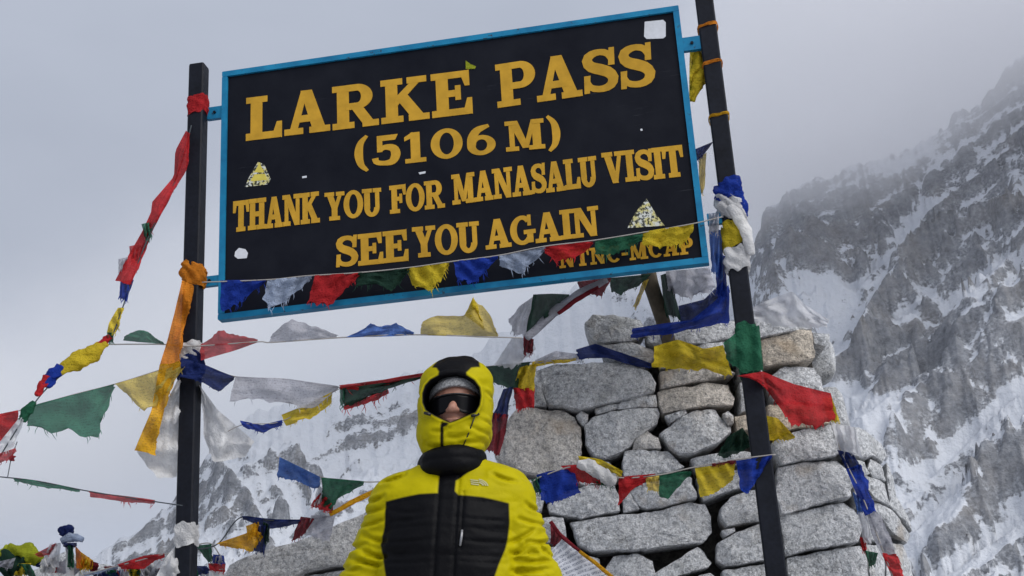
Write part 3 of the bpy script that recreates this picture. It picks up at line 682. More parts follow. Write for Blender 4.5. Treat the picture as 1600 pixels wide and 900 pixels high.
# ------------------------------------------------------------------ stone cairn
def stone(poly_px, Yf, parent, seed, depth=0.3, tan=0.0, name='stone', bulge=0.03):
    rs = np.random.RandomState(seed)
    p = np.array(poly_px, float)
    # soften the corners a little and roughen the outline
    q = []
    for i in range(len(p)):
        a, b = p[i], p[(i + 1) % len(p)]; q += [a * 0.96 + b * 0.04, a * 0.04 + b * 0.96]
    q = np.vstack([q, q[:1]]); dense = []
    for a, b in zip(q[:-1], q[1:]):
        kk = max(1, int(np.hypot(*(b - a)) / 6.5)); dense += [a + (b - a) * t_ / kk for t_ in range(kk)]
    q = np.array(dense); n = len(q)
    pc = p.mean(0); q = pc + (q - pc) * 1.012
    O = np.array([P(x, y, Yf(x, y)) for x, y in q]); c = O.mean(0)
    size = np.sqrt(np.ptp(O[:, 0]) * np.ptp(O[:, 2]))
    Xl, Zl = O - c, None
    planes = [(rs.uniform(-.3, .3), rs.uniform(-.4, -.04), rs.uniform(0.3, 0.8)) for _ in range(3)]
    rings = [(0.80, -1.0), (0.96, -0.55), (1.02, -0.22), (1.022, -0.05), (1.012, -0.014), (0.99, None), (0.94, None), (0.86, None), (0.76, None), (0.62, None), (0.47, None), (0.3, None), (0.14, None)]
    chips = [(rs.uniform(0, 2 * math.pi), rs.uniform(.6, .82), rs.uniform(.02, .09)) for _ in range(2)]
    V = []
    for s, h in rings:
        X = c + (O - c) * s
        du, dv = (X - c)[:, 0] / size, (X - c)[:, 2] / size
        fac = np.min([a * du + b_ * dv + k * 0.22 for a, b_, k in planes], axis=0)
        hh = np.full(n, depth * h) if h is not None else np.zeros(n)
        w = 0.0 if h is not None and h < -0.05 else (1.0 if h is None else 0.75)
        hh = hh + w * (bulge * 0.3 * (1 - s * s) + np.clip(fac, -0.14, 0.14) * size * 0.6)
        for th, cutp, dd in chips:                                # broken-off corners
            dirv = np.array([math.cos(th), 0, math.sin(th)]); mxp = np.max((O - c) @ dirv); pr = ((X - c) @ dirv) / mxp
            hh = hh - w * np.clip(pr - cutp, 0, 1) * dd * 3.2 * min(size, .5)
        nn = fbm(X[:, 0] * 9, X[:, 1] * 9 + seed, X[:, 2] * 9, 4, seed)
        nb = fbm(X[:, 0] * 28, X[:, 1] * 28 + seed, X[:, 2] * 28, 3, seed + 3)
        X = X + (O - c) / (np.linalg.norm(O - c, axis=1)[:, None] + 1e-6) * (0.008 * nn + 0.007 * nb)[:, None] * (s > 0.3)
        X[:, 1] -= hh + 0.018 * nn + 0.011 * nb
        V.append(X)
    V = np.vstack(V); F = []; nr = len(rings)
    for j in range(nr - 1):
        for i in range(n):
            i2 = (i + 1) % n; F.append((j * n + i, j * n + i2, (j + 1) * n + i2, (j + 1) * n + i))
    F.append(tuple((nr - 1) * n + i for i in range(n))); F.append(tuple(range(n - 1, -1, -1)))
    o = mesh_obj(name, V, F, GRANITE, parent); o['tan'] = float(tan); o.data.set_sharp_from_angle(angle=rad(20))
    return o
def Yc(x, y): return 6.02 - (x - 770) / 560 * 0.26 - (y - 500) / 400 * 0.10
def Yside(x, y): return 5.78 + (x - 1335) / 80 * 0.42 - (y - 500) / 400 * 0.05
cairn = thing('stone_cairn', 'tall dry-stone cairn of pale granite blocks behind the right post', 'cairn', (1.2, 6.3, 0))
STONES = [
 [(840,577),(864,569),(908,568),(950,564),(985,570),(1010,582),(1022,600),(1020,612),(1005,618),(970,627),(925,637),(900,640),(880,634),(858,632),(850,612),(845,590)],
 [(826,600),(841,592),(854,632),(830,636)],
 [(779,674),(796,658),(808,642),(846,638),(876,640),(896,652),(907,668),(908,692),(907,708),(897,726),(880,738),(850,744),(820,738),(790,722),(774,712),(774,690)],
 [(900,649),(908,642),(918,649),(919,658),(912,666),(906,660)],
 [(929,639),(967,630),(968,638),(932,648)],
 [(968,634),(974,624),(1000,617),(1022,618),(1028,630),(1027,635),(990,638),(968,640)],
 [(916,664),(932,649),(970,642),(1000,640),(1027,637),(1031,646),(1027,660),(1010,672),(998,682),(985,698),(965,710),(945,717),(930,712),(922,702),(916,690)],
 [(989,692),(1010,672),(1020,680),(1028,684),(1032,700),(990,703)],
 [(1032,677),(1048,664),(1066,652),(1088,642),(1118,640),(1130,655),(1141,668),(1140,675),(1120,692),(1084,708),(1062,710),(1046,698)],
 [(1130,648),(1138,641),(1147,648),(1146,662),(1138,665)],
 [(1148,650),(1170,648),(1178,650),(1180,672),(1152,672)],
 [(1029,612),(1035,608),(1068,604),(1112,597),(1138,600),(1147,620),(1146,632),(1104,634),(1068,640),(1036,646),(1031,630)],
 [(1040,650),(1068,641),(1073,646),(1048,660)],
 [(1030,580),(1076,570),(1130,572),(1146,584),(1108,594),(1068,601),(1034,606)],
 [(1156,596),(1168,594),(1175,640),(1158,644)],
 [(915,505),(927,493),(967,493),(1000,498),(1008,520),(985,533),(945,535),(930,533),(920,520)],
 [(940,540),(990,536),(1018,545),(1022,560),(1000,572),(960,560)],
 [(1010,520),(1075,508),(1150,498),(1156,512),(1153,522),(1100,537),(1040,540),(1012,534)],
 [(1030,545),(1100,540),(1150,530),(1150,560),(1100,568),(1034,574)],
 [(1158,500),(1200,492),(1262,494),(1268,512),(1190,527),(1160,530)],
 [(1188,530),(1246,517),(1268,516),(1271,560),(1246,566),(1194,571)],
 [(1270,519),(1298,520),(1296,534),(1289,542),(1272,537)],
 [(1154,536),(1186,530),(1190,572),(1156,580)],
 [(1200,590),(1228,572),(1272,573),(1282,590),(1288,615),(1286,632),(1250,630),(1210,625)],
 [(1156,584),(1192,576),(1197,600),(1178,620),(1160,590)],
 [(1200,632),(1285,634),(1300,655),(1290,662),(1235,672),(1205,680)],
 [(1208,692),(1234,678),(1258,670),(1300,664),(1310,680),(1311,706),(1306,711),(1280,716),(1222,726),(1212,706)],
 [(1218,731),(1260,722),(1308,719),(1320,734),(1331,758),(1330,776),(1296,782),(1260,794),(1222,804),(1214,770)],
 [(1222,807),(1270,794),(1320,785),(1338,804),(1344,824),(1341,847),(1268,857),(1229,868)],
 [(1232,872),(1272,864),(1308,858),(1344,853),(1356,875),(1360,925),(1240,935)],
 [(1126,792),(1140,776),(1164,770),(1186,764),(1205,760),(1210,812),(1160,818),(1136,823),(1127,812)],
 [(1128,829),(1148,824),(1149,830),(1134,838)],
 [(1122,848),(1154,830),(1190,818),(1215,815),(1222,870),(1198,874),(1156,882),(1136,883),(1124,874)],
 [(894,816),(932,810),(980,805),(1040,795),(1078,784),(1100,788),(1111,804),(1112,830),(1098,846),(1060,852),(1010,858),(960,860),(925,862),(906,852),(900,836)],
 [(862,800),(858,788),(880,770),(906,762),(936,757),(960,758),(967,780),(968,798),(910,811),(890,808)],
 [(840,812),(881,808),(884,840),(872,850),(845,845)],
 [(978,706),(1044,702),(1056,715),(1070,728),(1050,738),(1000,745),(975,748),(974,720)],
 [(985,765),(1020,752),(1070,742),(1080,748),(1088,770),(1086,778),(1050,788),(1010,795),(998,790)],
 [(1080,716),(1100,712),(1130,708),(1160,706),(1180,710),(1182,720),(1150,726),(1090,732)],
 [(1092,745),(1140,735),(1195,730),(1200,752),(1150,765),(1130,770),(1100,782)],
 [(970,770),(984,768),(1000,795),(974,802)],
 [(910,722),(950,722),(970,745),(950,755),(915,758),(890,750)],
 [(944,890),(960,868),(996,866),(1018,878),(1022,900),(1018,930),(950,930)],
 [(1022,898),(1056,874),(1092,852),(1103,862),(1113,878),(1106,886),(1060,900),(1030,908)],
 [(1030,915),(1110,895),(1125,905),(1125,960),(1030,960)], [(1130,890),(1215,880),(1232,935),(1230,965),(1132,960)],
 [(855,858),(890,850),(905,868),(935,872),(938,910),(860,920)],
 [(775,752),(830,750),(850,770),(845,800),(790,810),(770,790)], [(765,815),(835,815),(842,850),(840,900),(765,910)],
]
TAN = {10: .8, 11: .5, 2: .35, 20: .75, 25: .9, 13: .4, 7: .3}
for k, pl in enumerate(STONES): stone(pl, Yc, cairn, 100 + k, 0.30 if k not in (3, 4, 9, 12, 31) else 0.12, TAN.get(k, 0.0))
for k, pl in enumerate([
 [(1318,664),(1342,668),(1362,680),(1376,694),(1384,712),(1378,722),(1362,712),(1346,716),(1322,706)],
 [(1360,716),(1378,726),(1384,752),(1364,746),(1356,732)], [(1326,716),(1350,722),(1358,740),(1345,745),(1330,735)],
 [(1350,740),(1384,754),(1388,790),(1366,778),(1352,756)], [(1332,745),(1348,750),(1364,784),(1350,800),(1338,790)],
 [(1366,780),(1396,800),(1422,836),(1416,848),(1392,832),(1380,812),(1368,796)], [(1386,722),(1396,745),(1400,775),(1390,785),(1386,755)],
 [(1390,770),(1400,776),(1418,806),(1424,830),(1400,800),(1390,790)], [(1346,800),(1366,800),(1388,835),(1380,850),(1352,840)],
 [(1385,850),(1412,850),(1424,880),(1430,930),(1384,935)], [(1352,850),(1380,856),(1384,935),(1364,935)]]):
    stone(pl, Yside, cairn, 300 + k, 0.28)
# rows below the frame down to the ground, and the flanks
def wall_rows(parent, x_lo, x_hi, ztop, zbot, Yb, seed, hrow=0.19, depth=0.3):
    rs = np.random.RandomState(seed); z = zbot; k = 0
    while z < ztop - 0.05:
        h = min(hrow * rs.uniform(.85, 1.2), ztop - z); x = x_lo(z) - rs.uniform(0, .1)
        while x < x_hi(z):
            w = rs.uniform(.22, .5)
            quad = [(x + .01, z + .01), (x + w - .01, z + .01 + rs.uniform(-.015, .015)), (x + w - .015, z + h - .012), (x + w * .5, z + h - rs.uniform(0, .012)), (x + .015, z + h - .012)]
            pp = [to_px(np.array(a), np.array(Yb), np.array(b_)) for a, b_ in quad]
            stone([(float(a), float(b_)) for a, b_ in pp], lambda u, v: Yb, parent, seed * 50 + k, depth); k += 1; x += w
        z += h
wall_rows(cairn, lambda z: 0.0 - 0.06 * z, lambda z: 2.05 - 0.1 * z, 0.93, 0.02, 5.88, 5, 0.24)
m = MB(); I3 = np.eye(3)
q0 = [(-0.05, 0), (1.95, 0), (1.50, 0), (0.12, 0)]
core_v = [(0.02, 6.1, 0), (1.98, 6.02, 0), (1.95, 7.1, 0), (0.0, 7.1, 0), (0.22, 6.28, 2.02), (1.5, 6.1, 2.14), (1.5, 6.7, 2.14), (0.25, 6.7, 2.02)]
CO = np.array([P(800, 950, 6.15), P(1330, 950, 6.0), P(1395, 950, 6.9), P(790, 950, 7.1), P(850, 580, 6.25), P(1262, 525, 6.05), P(1240, 530, 6.6), P(880, 580, 6.6)])
for i in range(4): CO[i] = CO[i] + (CO[i] - CO[i + 4]) * (CO[i][2] / (CO[i + 4][2] - CO[i][2]))
mesh_obj('rubble_core', CO, [(0, 1, 5, 4), (1, 2, 6, 5), (2, 3, 7, 6), (3, 0, 4, 7), (4, 5, 6, 7)], RUBBLE, cairn, False)
# flank and back stones, placed on the core's other faces
def face_rows(a0, a1, b0, b1, seed, rows, cols):
    rs = np.random.RandomState(seed); nrm = np.cross(a1 - a0, b0 - a0); nrm /= np.linalg.norm(nrm)
    for r in range(rows):
        cuts = np.r_[0, np.sort(rs.uniform(.12, .88, cols - 1)), 1]
        for cidx in range(cols):
            u0, u1, v0, v1 = cuts[cidx] + .008, cuts[cidx + 1] - .008, r / rows + .006, (r + 1) / rows - .006
            if u1 - u0 < .06: continue
            V = []; n = 16
            for s, h in ((.9, -.12), (1, .0), (1, .06), (.9, .10), (.6, .12), (.2, .125)):
                for i in range(n):
                    t = 2 * math.pi * i / n; c, s2 = math.cos(t), math.sin(t); k = (abs(c) ** 5 + abs(s2) ** 5) ** -.2 * s
                    u = lerp(u0, u1, .5 + .5 * c * k); v = lerp(v0, v1, .5 + .5 * s2 * k)
                    q = lerp(lerp(a0, a1, u), lerp(b0, b1, u), v); V.append(q + nrm * (h + .02 * float(fbm(q[0] * 6, q[1] * 6, q[2] * 6, 3, seed))))
            F = [(j * n + i, j * n + (i + 1) % n, (j + 1) * n + (i + 1) % n, (j + 1) * n + i) for j in range(5) for i in range(n)] + [tuple(5 * n + i for i in range(n))]
            mesh_obj('stone', V, F, GRANITE, cairn)['tan'] = 0.0
face_rows(CO[1], CO[2], CO[5], CO[6], 71, 9, 3); face_rows(CO[3], CO[0], CO[7], CO[4], 72, 9, 3); face_rows(CO[2], CO[3], CO[6], CO[7], 73, 8, 4)

# low wall with a long granite slab behind the person
low = thing('stone_wall', 'low stone wall topped by one long granite slab behind the person', 'wall', (-0.45, 6.5, 0))
Ylow = lambda x, y: 6.3
stone([(350,905),(362,882),(405,864),(470,846),(520,826),(560,806),(610,796),(680,800),(690,850),(640,880),(560,884),(520,884),(480,892),(440,920),(360,935)], Ylow, low, 401, 0.5, .15, 'capping_slab', .05)
stone([(470,900),(540,890),(640,888),(690,900),(690,960),(480,965)], Ylow, low, 402, .45); stone([(350,945),(470,930),(476,1000),(352,1000)], Ylow, low, 403, .45)
wall_rows(low, lambda z: -1.45, lambda z: -0.35, 0.98, 0.02, 6.3, 8, .25, .45)
m = MB(); m.box(np.zeros(3), I3[0], I3[1], I3[2], -1.35, -0.3, 6.42, 6.75, 0, 0.95); m.build('rubble_core', RUBBLE, low)

# ------------------------------------------------------------------ prayer flags
_seed = [10]
def cloth(parent, mat, top, bot, Y, amp=0.045, fray=0.5, name='flag', nu=22, nv=14, drift=0.0):
    """a flag between two edges traced in the photograph; Y is its depth (number or function of the pixel column)"""
    _seed[0] += 7; sd_ = _seed[0]; rs = np.random.RandomState(sd_)
    Tp, Bt = resample(top, nu), resample(bot, nu); Yf = Y if callable(Y) else (lambda x: Y)
    ext = max(12.0, np.hypot(*(Tp.max(0) - Bt.min(0))))
    V = []
    u = np.linspace(0, 1, nu); v = np.linspace(0, 1, nv)
    U, W = np.meshgrid(u, v, indexing='ij')
    wob = fbm(U * 2.6 + sd_, W * 2.2, 0.3, 3, sd_); wob2 = np.sin((U * rs.uniform(1.6, 3.0) + W * rs.uniform(-.9, .9) + rs.rand() + 0.25 * wob) * math.pi * 2) * 0.5
    wob = wob + 0.45 * fbm(U * 7 + sd_, W * 5, 2.3, 2, sd_ + 5)
    jit = fbm(U * 5 + sd_, W * 5, 1.5, 2, sd_ + 2)
    for i in range(nu):
        rag = 1 + fray * rs.uniform(-0.16, 0.06)
        for j in range(nv):
            f = v[j] * (rag if j == nv - 1 else 1)
            q = Tp[i] + (Bt[i] - Tp[i]) * f
            k = math.sin(math.pi * min(1, v[j] * 0.9 + 0.08)) ** 0.6
            q = q + np.array([jit[i, j] * (1.2 + .028 * min(ext, 110)), wob[i, j] * (1.2 + .024 * min(ext, 110))]) * (0.15 + v[j])
            V.append(P(q[0], q[1], Yf(q[0]) + amp * (0.25 + k) * (wob[i, j] * 1.1 + wob2[i, j]) - drift * v[j]))
    F = [(i * nv + j, (i + 1) * nv + j, (i + 1) * nv + j + 1, i * nv + j + 1) for i in range(nu - 1) for j in range(nv - 1)]
    V = [np.array(q) for q in V]
    if fray:
        for _ in range(int(10 * fray + 2)):                       # loose threads
            i = rs.randint(0, nu - 1); a = V[i * nv + nv - 1]; c = V[(i + 1) * nv + nv - 1]; t = rs.rand()
            o = a * (1 - t) + c * t; L = rs.uniform(0.01, 0.035) * fray * 1.3; w = 0.0016
            dirn = np.array([rs.uniform(-.6, .6), rs.uniform(-.4, .4), -1.0]); n0 = len(V)
            V += [o + [-w, 0, 0], o + [w, 0, 0], o + dirn * L * .5 + [w, 0, 0], o + dirn * L * .5 + [-w, 0, 0], o + dirn * L + [rs.uniform(-.01, .01), 0, 0]]
            F += [(n0, n0 + 1, n0 + 2, n0 + 3), (n0 + 3, n0 + 2, n0 + 4)]
    return mesh_obj(name, V, F, CL[mat], parent)
def wad(parent, mat, pts, radii, Y, name='flag', jitter=0.45, flat=0.7):
    """a flag twisted up into a roll along the line"""
    _seed[0] += 7; Yf = Y if callable(Y) else (lambda x: Y)
    q = smooth_line([(*p, r) for p, r in zip(pts, radii)], max(10, 7 * len(pts)))
    V, F = tube([P(x, y, Yf(x)) for x, y, r in q], [max(1.0, r) / FPX * Yf(x) for x, y, r in q], 16, jitter, _seed[0], flat)
    return mesh_obj(name, V, F, CL[mat], parent)
def rope(parent, pts, Y, r=0.0028, mat='rope', name='rope'):
    Yf = Y if callable(Y) else (lambda x: Y)
    q = smooth_line(pts, 10 * len(pts)); V, F = tube([P(x, y, Yf(x)) for x, y in q], r, 6)
    return mesh_obj(name, V, F, CL[mat], parent)
def string(label, at): return thing('prayer_flag_string', label, 'prayer flags', P(*at), 'strings of prayer flags')
def loose(mat, top, bot, Y, label, name='cloth', cat='cloth', **kw):
    return tag(cloth(None, mat, top, bot, Y, name=name, **kw), label, cat)
YP = lambda x: lerp(YL, YR, (x - 300) / 850.0)
YB = lambda x: YP(x) - 0.075                                     # in front of the board

s1 = string('row of small torn flags strung across the bottom of the name board', (318, 440, 5.4))
rope(s1, [(316, 441), (420, 437), (480, 431), (560, 426), (640, 418), (710, 408), (780, 399), (850, 385), (925, 376), (1000, 364), (1080, 350), (1128, 339)], YB)
for mt, tp, bt in (
    ('blue', [(345, 438), (415, 437)], [(345, 490), (358, 484), (414, 442)]), ('pale', [(418, 437), (487, 431)], [(411, 474), (425, 484), (440, 478), (486, 437)]),
    ('red', [(492, 430), (562, 426)], [(480, 474), (515, 479), (561, 430)]), ('darkgreen', [(560, 426), (640, 419)], [(556, 446), (590, 447), (612, 456), (640, 423)]),
    ('yellow', [(634, 419), (702, 410)], [(645, 450), (672, 456), (690, 440), (701, 414)]), ('blue', [(708, 408), (778, 400)], [(715, 442), (740, 443), (777, 405)]),
    ('pale', [(780, 400), (852, 386)], [(782, 416), (800, 424), (815, 432), (830, 415), (851, 392)]), ('red', [(850, 385), (926, 377)], [(853, 398), (870, 408), (895, 405), (915, 393), (926, 380)]),
    ('green', [(930, 376), (1004, 365)], [(929, 397), (960, 400), (985, 388), (1003, 374)]), ('yellow', [(1004, 362), (1084, 350)], [(1005, 384), (1030, 388), (1070, 379), (1082, 363)])):
    cloth(s1, mt, tp, bt, YB, 0.018, 0.9)

s2 = string('string of faded flags blowing upward just below the board', (300, 540, 5.45))
rope(s2, [(160, 538), (250, 538), (300, 541), (403, 534), (425, 535), (540, 527), (645, 523), (780, 527), (815, 528)], lambda x: YP(x) - 0.06)
for mt, tp, bt in (
    ('palegreen', [(192, 532), (256, 538)], [(197, 522), (225, 516), (245, 527), (256, 536)]), ('palered', [(314, 563), (360, 550), (403, 535)], [(314, 536), (345, 517), (403, 531)]),
    ('grey', [(420, 536), (527, 528)], [(425, 521), (455, 500), (500, 511), (527, 525)]), ('sky', [(540, 527), (600, 526), (648, 524)], [(571, 516), (580, 505), (600, 509), (620, 503), (647, 520)]),
    ('paleyellow', [(657, 523), (778, 528)], [(660, 501), (676, 492), (725, 490), (743, 462), (779, 521)]), ('yellow', [(726, 492), (756, 515)], [(741, 465), (757, 513)])):
    cloth(s2, mt, tp, bt, lambda x: YP(x) - 0.06, 0.03, 0.5)
s2b = string('grey and dark green flags twisted up to the lower board corner', (830, 520, 5.5))
wad(s2b, 'grey', [(822, 528), (850, 503), (890, 470), (948, 436)], [6, 7, 8, 5], 5.42, jitter=.3)
wad(s2b, 'darkred', [(872, 490), (905, 466), (935, 449)], [3, 4, 3], 5.395, jitter=.3)
cloth(s2b, 'grey', [(812, 478), (838, 460)], [(795, 500), (802, 526), (826, 527)], 5.45, .05)
cloth(s2b, 'darkgreen', [(833, 460), (860, 459), (890, 460)], [(822, 521), (850, 502), (888, 472)], 5.43, .05, .3)
cloth(s2b, 'darkred', [(902, 440), (955, 433)], [(905, 455), (940, 465), (953, 441)], 5.46, .03)
cloth(s2b, 'veil', [(800, 528), (832, 528)], [(772, 570), (800, 579), (838, 546)], 5.55, .05)
cloth(s2b, 'darkred', [(818, 524), (834, 530)], [(818, 556), (832, 552)], 5.5, .03)

Y3 = lambda x: lerp(5.42, 5.75, (x - 300) / 720.0) if x > 300 else 5.4
s3 = string('long flag string running from the left edge past the post to the cairn', (300, 570, 5.4))
rope(s3, [(-60, 670), (35, 640), (110, 618), (180, 600), (270, 572), (300, 566), (365, 588), (450, 593), (530, 605), (600, 595), (660, 585), (760, 573), (830, 566), (900, 560), (1020, 556)], Y3)
for mt, tp, bt, fr in (
    ('red', [(-40, 655), (28, 641)], [(-40, 690), (5, 690), (29, 660)], .5), ('palegreen', [(38, 637), (178, 600)], [(45, 667), (80, 676), (110, 672), (140, 686), (152, 680), (178, 605)], 1.0),
    ('paleyellow', [(180, 600), (290, 567)], [(205, 622), (222, 645), (245, 640), (289, 576)], .6), ('navy', [(283, 558), (320, 570), (367, 589)], [(282, 592), (320, 598), (345, 614), (366, 593)], .2),
    ('grey', [(368, 588), (450, 592), (528, 603)], [(358, 632), (400, 624), (440, 630), (480, 640), (500, 632), (527, 606)], .8),
    ('darkgreen', [(534, 607), (600, 598), (660, 588)], [(538, 636), (565, 628), (600, 612), (640, 598), (660, 592)], .9), ('red', [(530, 602), (600, 593), (664, 582)], [(532, 612), (600, 601), (664, 590)], .6),
    ('red', [(540, 629), (575, 620), (606, 608)], [(535, 641), (575, 632), (608, 614)], 1.0), ('palegreen', [(531, 606), (540, 606)], [(531, 636), (539, 630)], .6),
    ('darkgreen', [(752, 574), (830, 565)], [(760, 596), (790, 606), (810, 615), (824, 575)], .5), ('navy', [(786, 608), (802, 604)], [(768, 656), (792, 650)], .6),
    ('darkred', [(770, 645), (795, 648)], [(758, 705), (782, 712)], .4), ('yellow', [(812, 574), (838, 567)], [(802, 606), (834, 612)], .3), ('red', [(802, 606), (836, 606)], [(806, 640), (834, 637)], .4),
    ('grey', [(836, 563), (868, 548), (904, 553)], [(836, 570), (870, 565), (905, 562)], .4), ('navy', [(900, 546), (930, 537), (962, 548), (1022, 569)], [(903, 560), (950, 562), (1018, 575)], .3),
    ('yellow', [(832, 565), (900, 560)], [(830, 573), (900, 566)], .3)):
    cloth(s3, mt, tp, bt, (lambda x: Y3(x) - 0.04) if tp[0][0] < 700 else (lambda x: Y3(x) - 0.06), .035, fr)
cloth(s3, 'blue', [(375, 657), (410, 664), (441, 656)], [(380, 669), (410, 677), (441, 665)], 5.5, .02); cloth(s3, 'yellow', [(440, 648), (480, 632), (520, 612)], [(446, 667), (485, 655), (516, 630)], 5.5, .03)
rope(s3, [(330, 690), (378, 664), (440, 658), (520, 613), (534, 606)], 5.5, .002)

s5 = string('twisted red and yellow flag string hanging from the left post top', (298, 205, 5.45))
Y5 = lambda x: lerp(5.1, 5.43, x / 300.0)
rope(s5, [(299, 196), (285, 250), (262, 310), (232, 370), (205, 440), (190, 485), (168, 535), (120, 568), (75, 605), (40, 650), (-20, 745)], Y5, .003, 'ropedark')
cloth(s5, 'red', [(291, 204), (274, 236), (272, 276), (238, 315), (236, 332), (222, 362), (200, 400), (180, 438)], [(298, 214), (294, 262), (271, 302), (248, 347), (229, 387), (215, 422), (202, 446)], Y5, .03, .5, nu=34)
for mt, tp, bt in (('palegreen', [(221, 350), (236, 347)], [(228, 379), (237, 370)]), ('palered', [(202, 385), (230, 378)], [(205, 412), (222, 402)]), ('grey', [(185, 405), (202, 401)], [(185, 427), (198, 421)]),
                   ('blue', [(188, 440), (209, 437)], [(185, 468), (198, 471)]), ('yellow', [(184, 481), (170, 505), (167, 520)], [(194, 480), (185, 515), (178, 526)]), ('green', [(167, 519), (178, 520)], [(170, 536), (177, 534)])):
    cloth(s5, mt, tp, bt, Y5, .02, .5, nu=14, nv=10)
wad(s5, 'yellow', [(92, 584), (112, 568), (138, 556), (166, 536)], [6, 13, 15, 6], Y5); wad(s5, 'red', [(155, 541), (172, 526)], [6, 5], Y5)
wad(s5, 'blue', [(72, 604), (84, 585), (95, 572)], [7, 10, 7], Y5); wad(s5, 'red', [(57, 618), (66, 603), (74, 588)], [5, 7, 6], Y5)
wad(s5, 'green', [(34, 658), (44, 640), (54, 628)], [6, 8, 4], Y5); cloth(s5, 'veil', [(0, 690), (34, 648)], [(-4, 712), (20, 702), (37, 660)], Y5, .03); cloth(s5, 'palered', [(-10, 712), (24, 700)], [(-10, 728), (10, 720), (26, 704)], Y5, .02)

s6 = string('thin nearly empty string with one green and one red rag, low at left', (100, 760, 5.3))
rope(s6, [(-40, 742), (0, 745), (60, 752), (125, 765), (190, 776), (285, 790)], 5.4, .0025, 'ropedark'); rope(s6, [(27, 690), (18, 715), (12, 745)], 5.35, .002, 'ropedark')
wad(s6, 'darkred', [(20, 712), (18, 720)], [4, 4], 5.35, 'knot')
cloth(s6, 'palegreen', [(20, 746), (70, 753), (125, 765)], [(22, 750), (75, 764), (124, 769)], 5.4, .015, .5); cloth(s6, 'palered', [(138, 768), (190, 774), (242, 781)], [(142, 775), (190, 784), (243, 786)], 5.4, .015, .6)

s7 = string('short string with faded blue and green flags left of the person', (520, 750, 5.9))
rope(s7, [(432, 714), (500, 745), (570, 753), (640, 750)], 5.9); wad(s7, 'gold', [(515, 804), (556, 782), (592, 764)], [3, 4, 3], 5.9)
for mt, tp, bt in (('sky', [(437, 714), (500, 745)], [(433, 746), (465, 753), (492, 766), (499, 762)]), ('green', [(502, 746), (569, 752)], [(505, 790), (518, 799), (530, 780), (567, 760)]),
                   ('red', [(500, 770), (522, 786)], [(484, 791), (518, 802)]), ('veil', [(498, 758), (506, 765)], [(490, 785), (500, 790)])):
    cloth(s7, mt, tp, bt, 5.88, .035, .5)
s8 = string('small string with orange rag above the long granite slab', (420, 815, 6.0))
rope(s8, [(300, 860), (340, 850), (375, 809), (420, 813), (478, 812), (520, 806)], 6.0, .003, 'ropedark')
for mt, tp, bt in (('navy', [(378, 806), (430, 811), (470, 812)], [(380, 811), (425, 827), (470, 816)]), ('gold', [(338, 849), (385, 833), (402, 818)], [(345, 852), (395, 863), (411, 840)]),
                   ('gold', [(384, 822), (404, 815)], [(388, 842), (408, 838)]), ('navy', [(404, 822), (421, 820)], [(396, 862), (412, 868)]), ('darkgreen', [(411, 815), (421, 820)], [(411, 850), (421, 845)]),
                   ('darkred', [(470, 807), (492, 810)], [(455, 846), (474, 838)]), ('grey', [(486, 805), (524, 806)], [(480, 838), (515, 846)])):
    cloth(s8, mt, tp, bt, 5.98, .035, .5)

Y10 = lambda x: lerp(5.38, YR - 0.06, (x - 840) / 365.0)
s10 = string('bright triangular flags strung in front of the cairn to the right post', (1205, 712, 5.1))
rope(s10, [(830, 755), (845, 745), (905, 728), (965, 746), (1030, 742), (1085, 730), (1150, 718), (1212, 710)], Y10)
for mt, tp, bt, fr in (
    ('blue', [(838, 742), (858, 736), (896, 732)], [(845, 782), (862, 789), (907, 769)], .3), ('red', [(876, 728), (900, 726), (938, 750)], [(898, 748), (915, 757), (938, 757)], .7),
    ('yellow', [(903, 712), (940, 718), (973, 736)], [(908, 726), (940, 733), (971, 746)], .5), ('red', [(967, 745), (1025, 740)], [(966, 789), (985, 770), (1023, 744)], .2),
    ('paleyellow', [(1008, 747), (1030, 743)], [(1012, 766), (1030, 769)], .4), ('green', [(1030, 740), (1081, 736)], [(1030, 775), (1042, 780), (1079, 741)], .1), ('darkred', [(1112, 724), (1150, 717)], [(1113, 729), (1150, 724)], .2),
    ('yellow', [(1086, 731), (1149, 722)], [(1094, 779), (1115, 772), (1146, 752)], .3), ('blue', [(1150, 720), (1207, 711)], [(1157, 764), (1168, 772), (1182, 750), (1206, 714)], .1)):
    cloth(s10, mt, tp, bt, Y10, .02, fr)
wad(s10, 'white', [(903, 724), (925, 731), (955, 751), (962, 755)], [6, 10, 9, 4], lambda x: Y10(x) - .03); cloth(s10, 'green', [(930, 752), (960, 750)], [(935, 758), (958, 762)], Y10, .01); cloth(s10, 'green', [(830, 750), (842, 744)], [(836, 772), (846, 770)], Y10, .02)

s12 = string('faded string sagging down the right flank of the cairn', (1300, 660, 5.5))
Y12 = lambda x: lerp(5.55, 5.5, (x - 1300) / 100.0)
for mt, tp, bt in (('veil', [(1298, 660), (1336, 668)], [(1311, 706), (1347, 716)]), ('navy', [(1308, 703), (1332, 708)], [(1324, 736), (1346, 731)]), ('blue', [(1322, 733), (1336, 768), (1352, 806)], [(1347, 724), (1357, 760), (1369, 800)]),
                   ('sky', [(1332, 768), (1346, 780)], [(1338, 797), (1350, 800)]), ('grey', [(1354, 800), (1362, 835), (1378, 868)], [(1371, 800), (1389, 830), (1402, 865)]), ('veil', [(1340, 800), (1356, 804)], [(1350, 850), (1362, 850)]),
                   ('red', [(1377, 864), (1391, 895), (1398, 916)], [(1402, 866), (1412, 895), (1416, 916)]), ('red', [(1343, 838), (1353, 842)], [(1348, 863), (1354, 861)]), ('green', [(1351, 860), (1372, 864)], [(1358, 884), (1368, 882)])):
    cloth(s12, mt, tp, bt, Y12, .03, .4)
rope(s12, [(1296, 655), (1318, 715), (1345, 770), (1372, 840), (1402, 920)], Y12, .003)

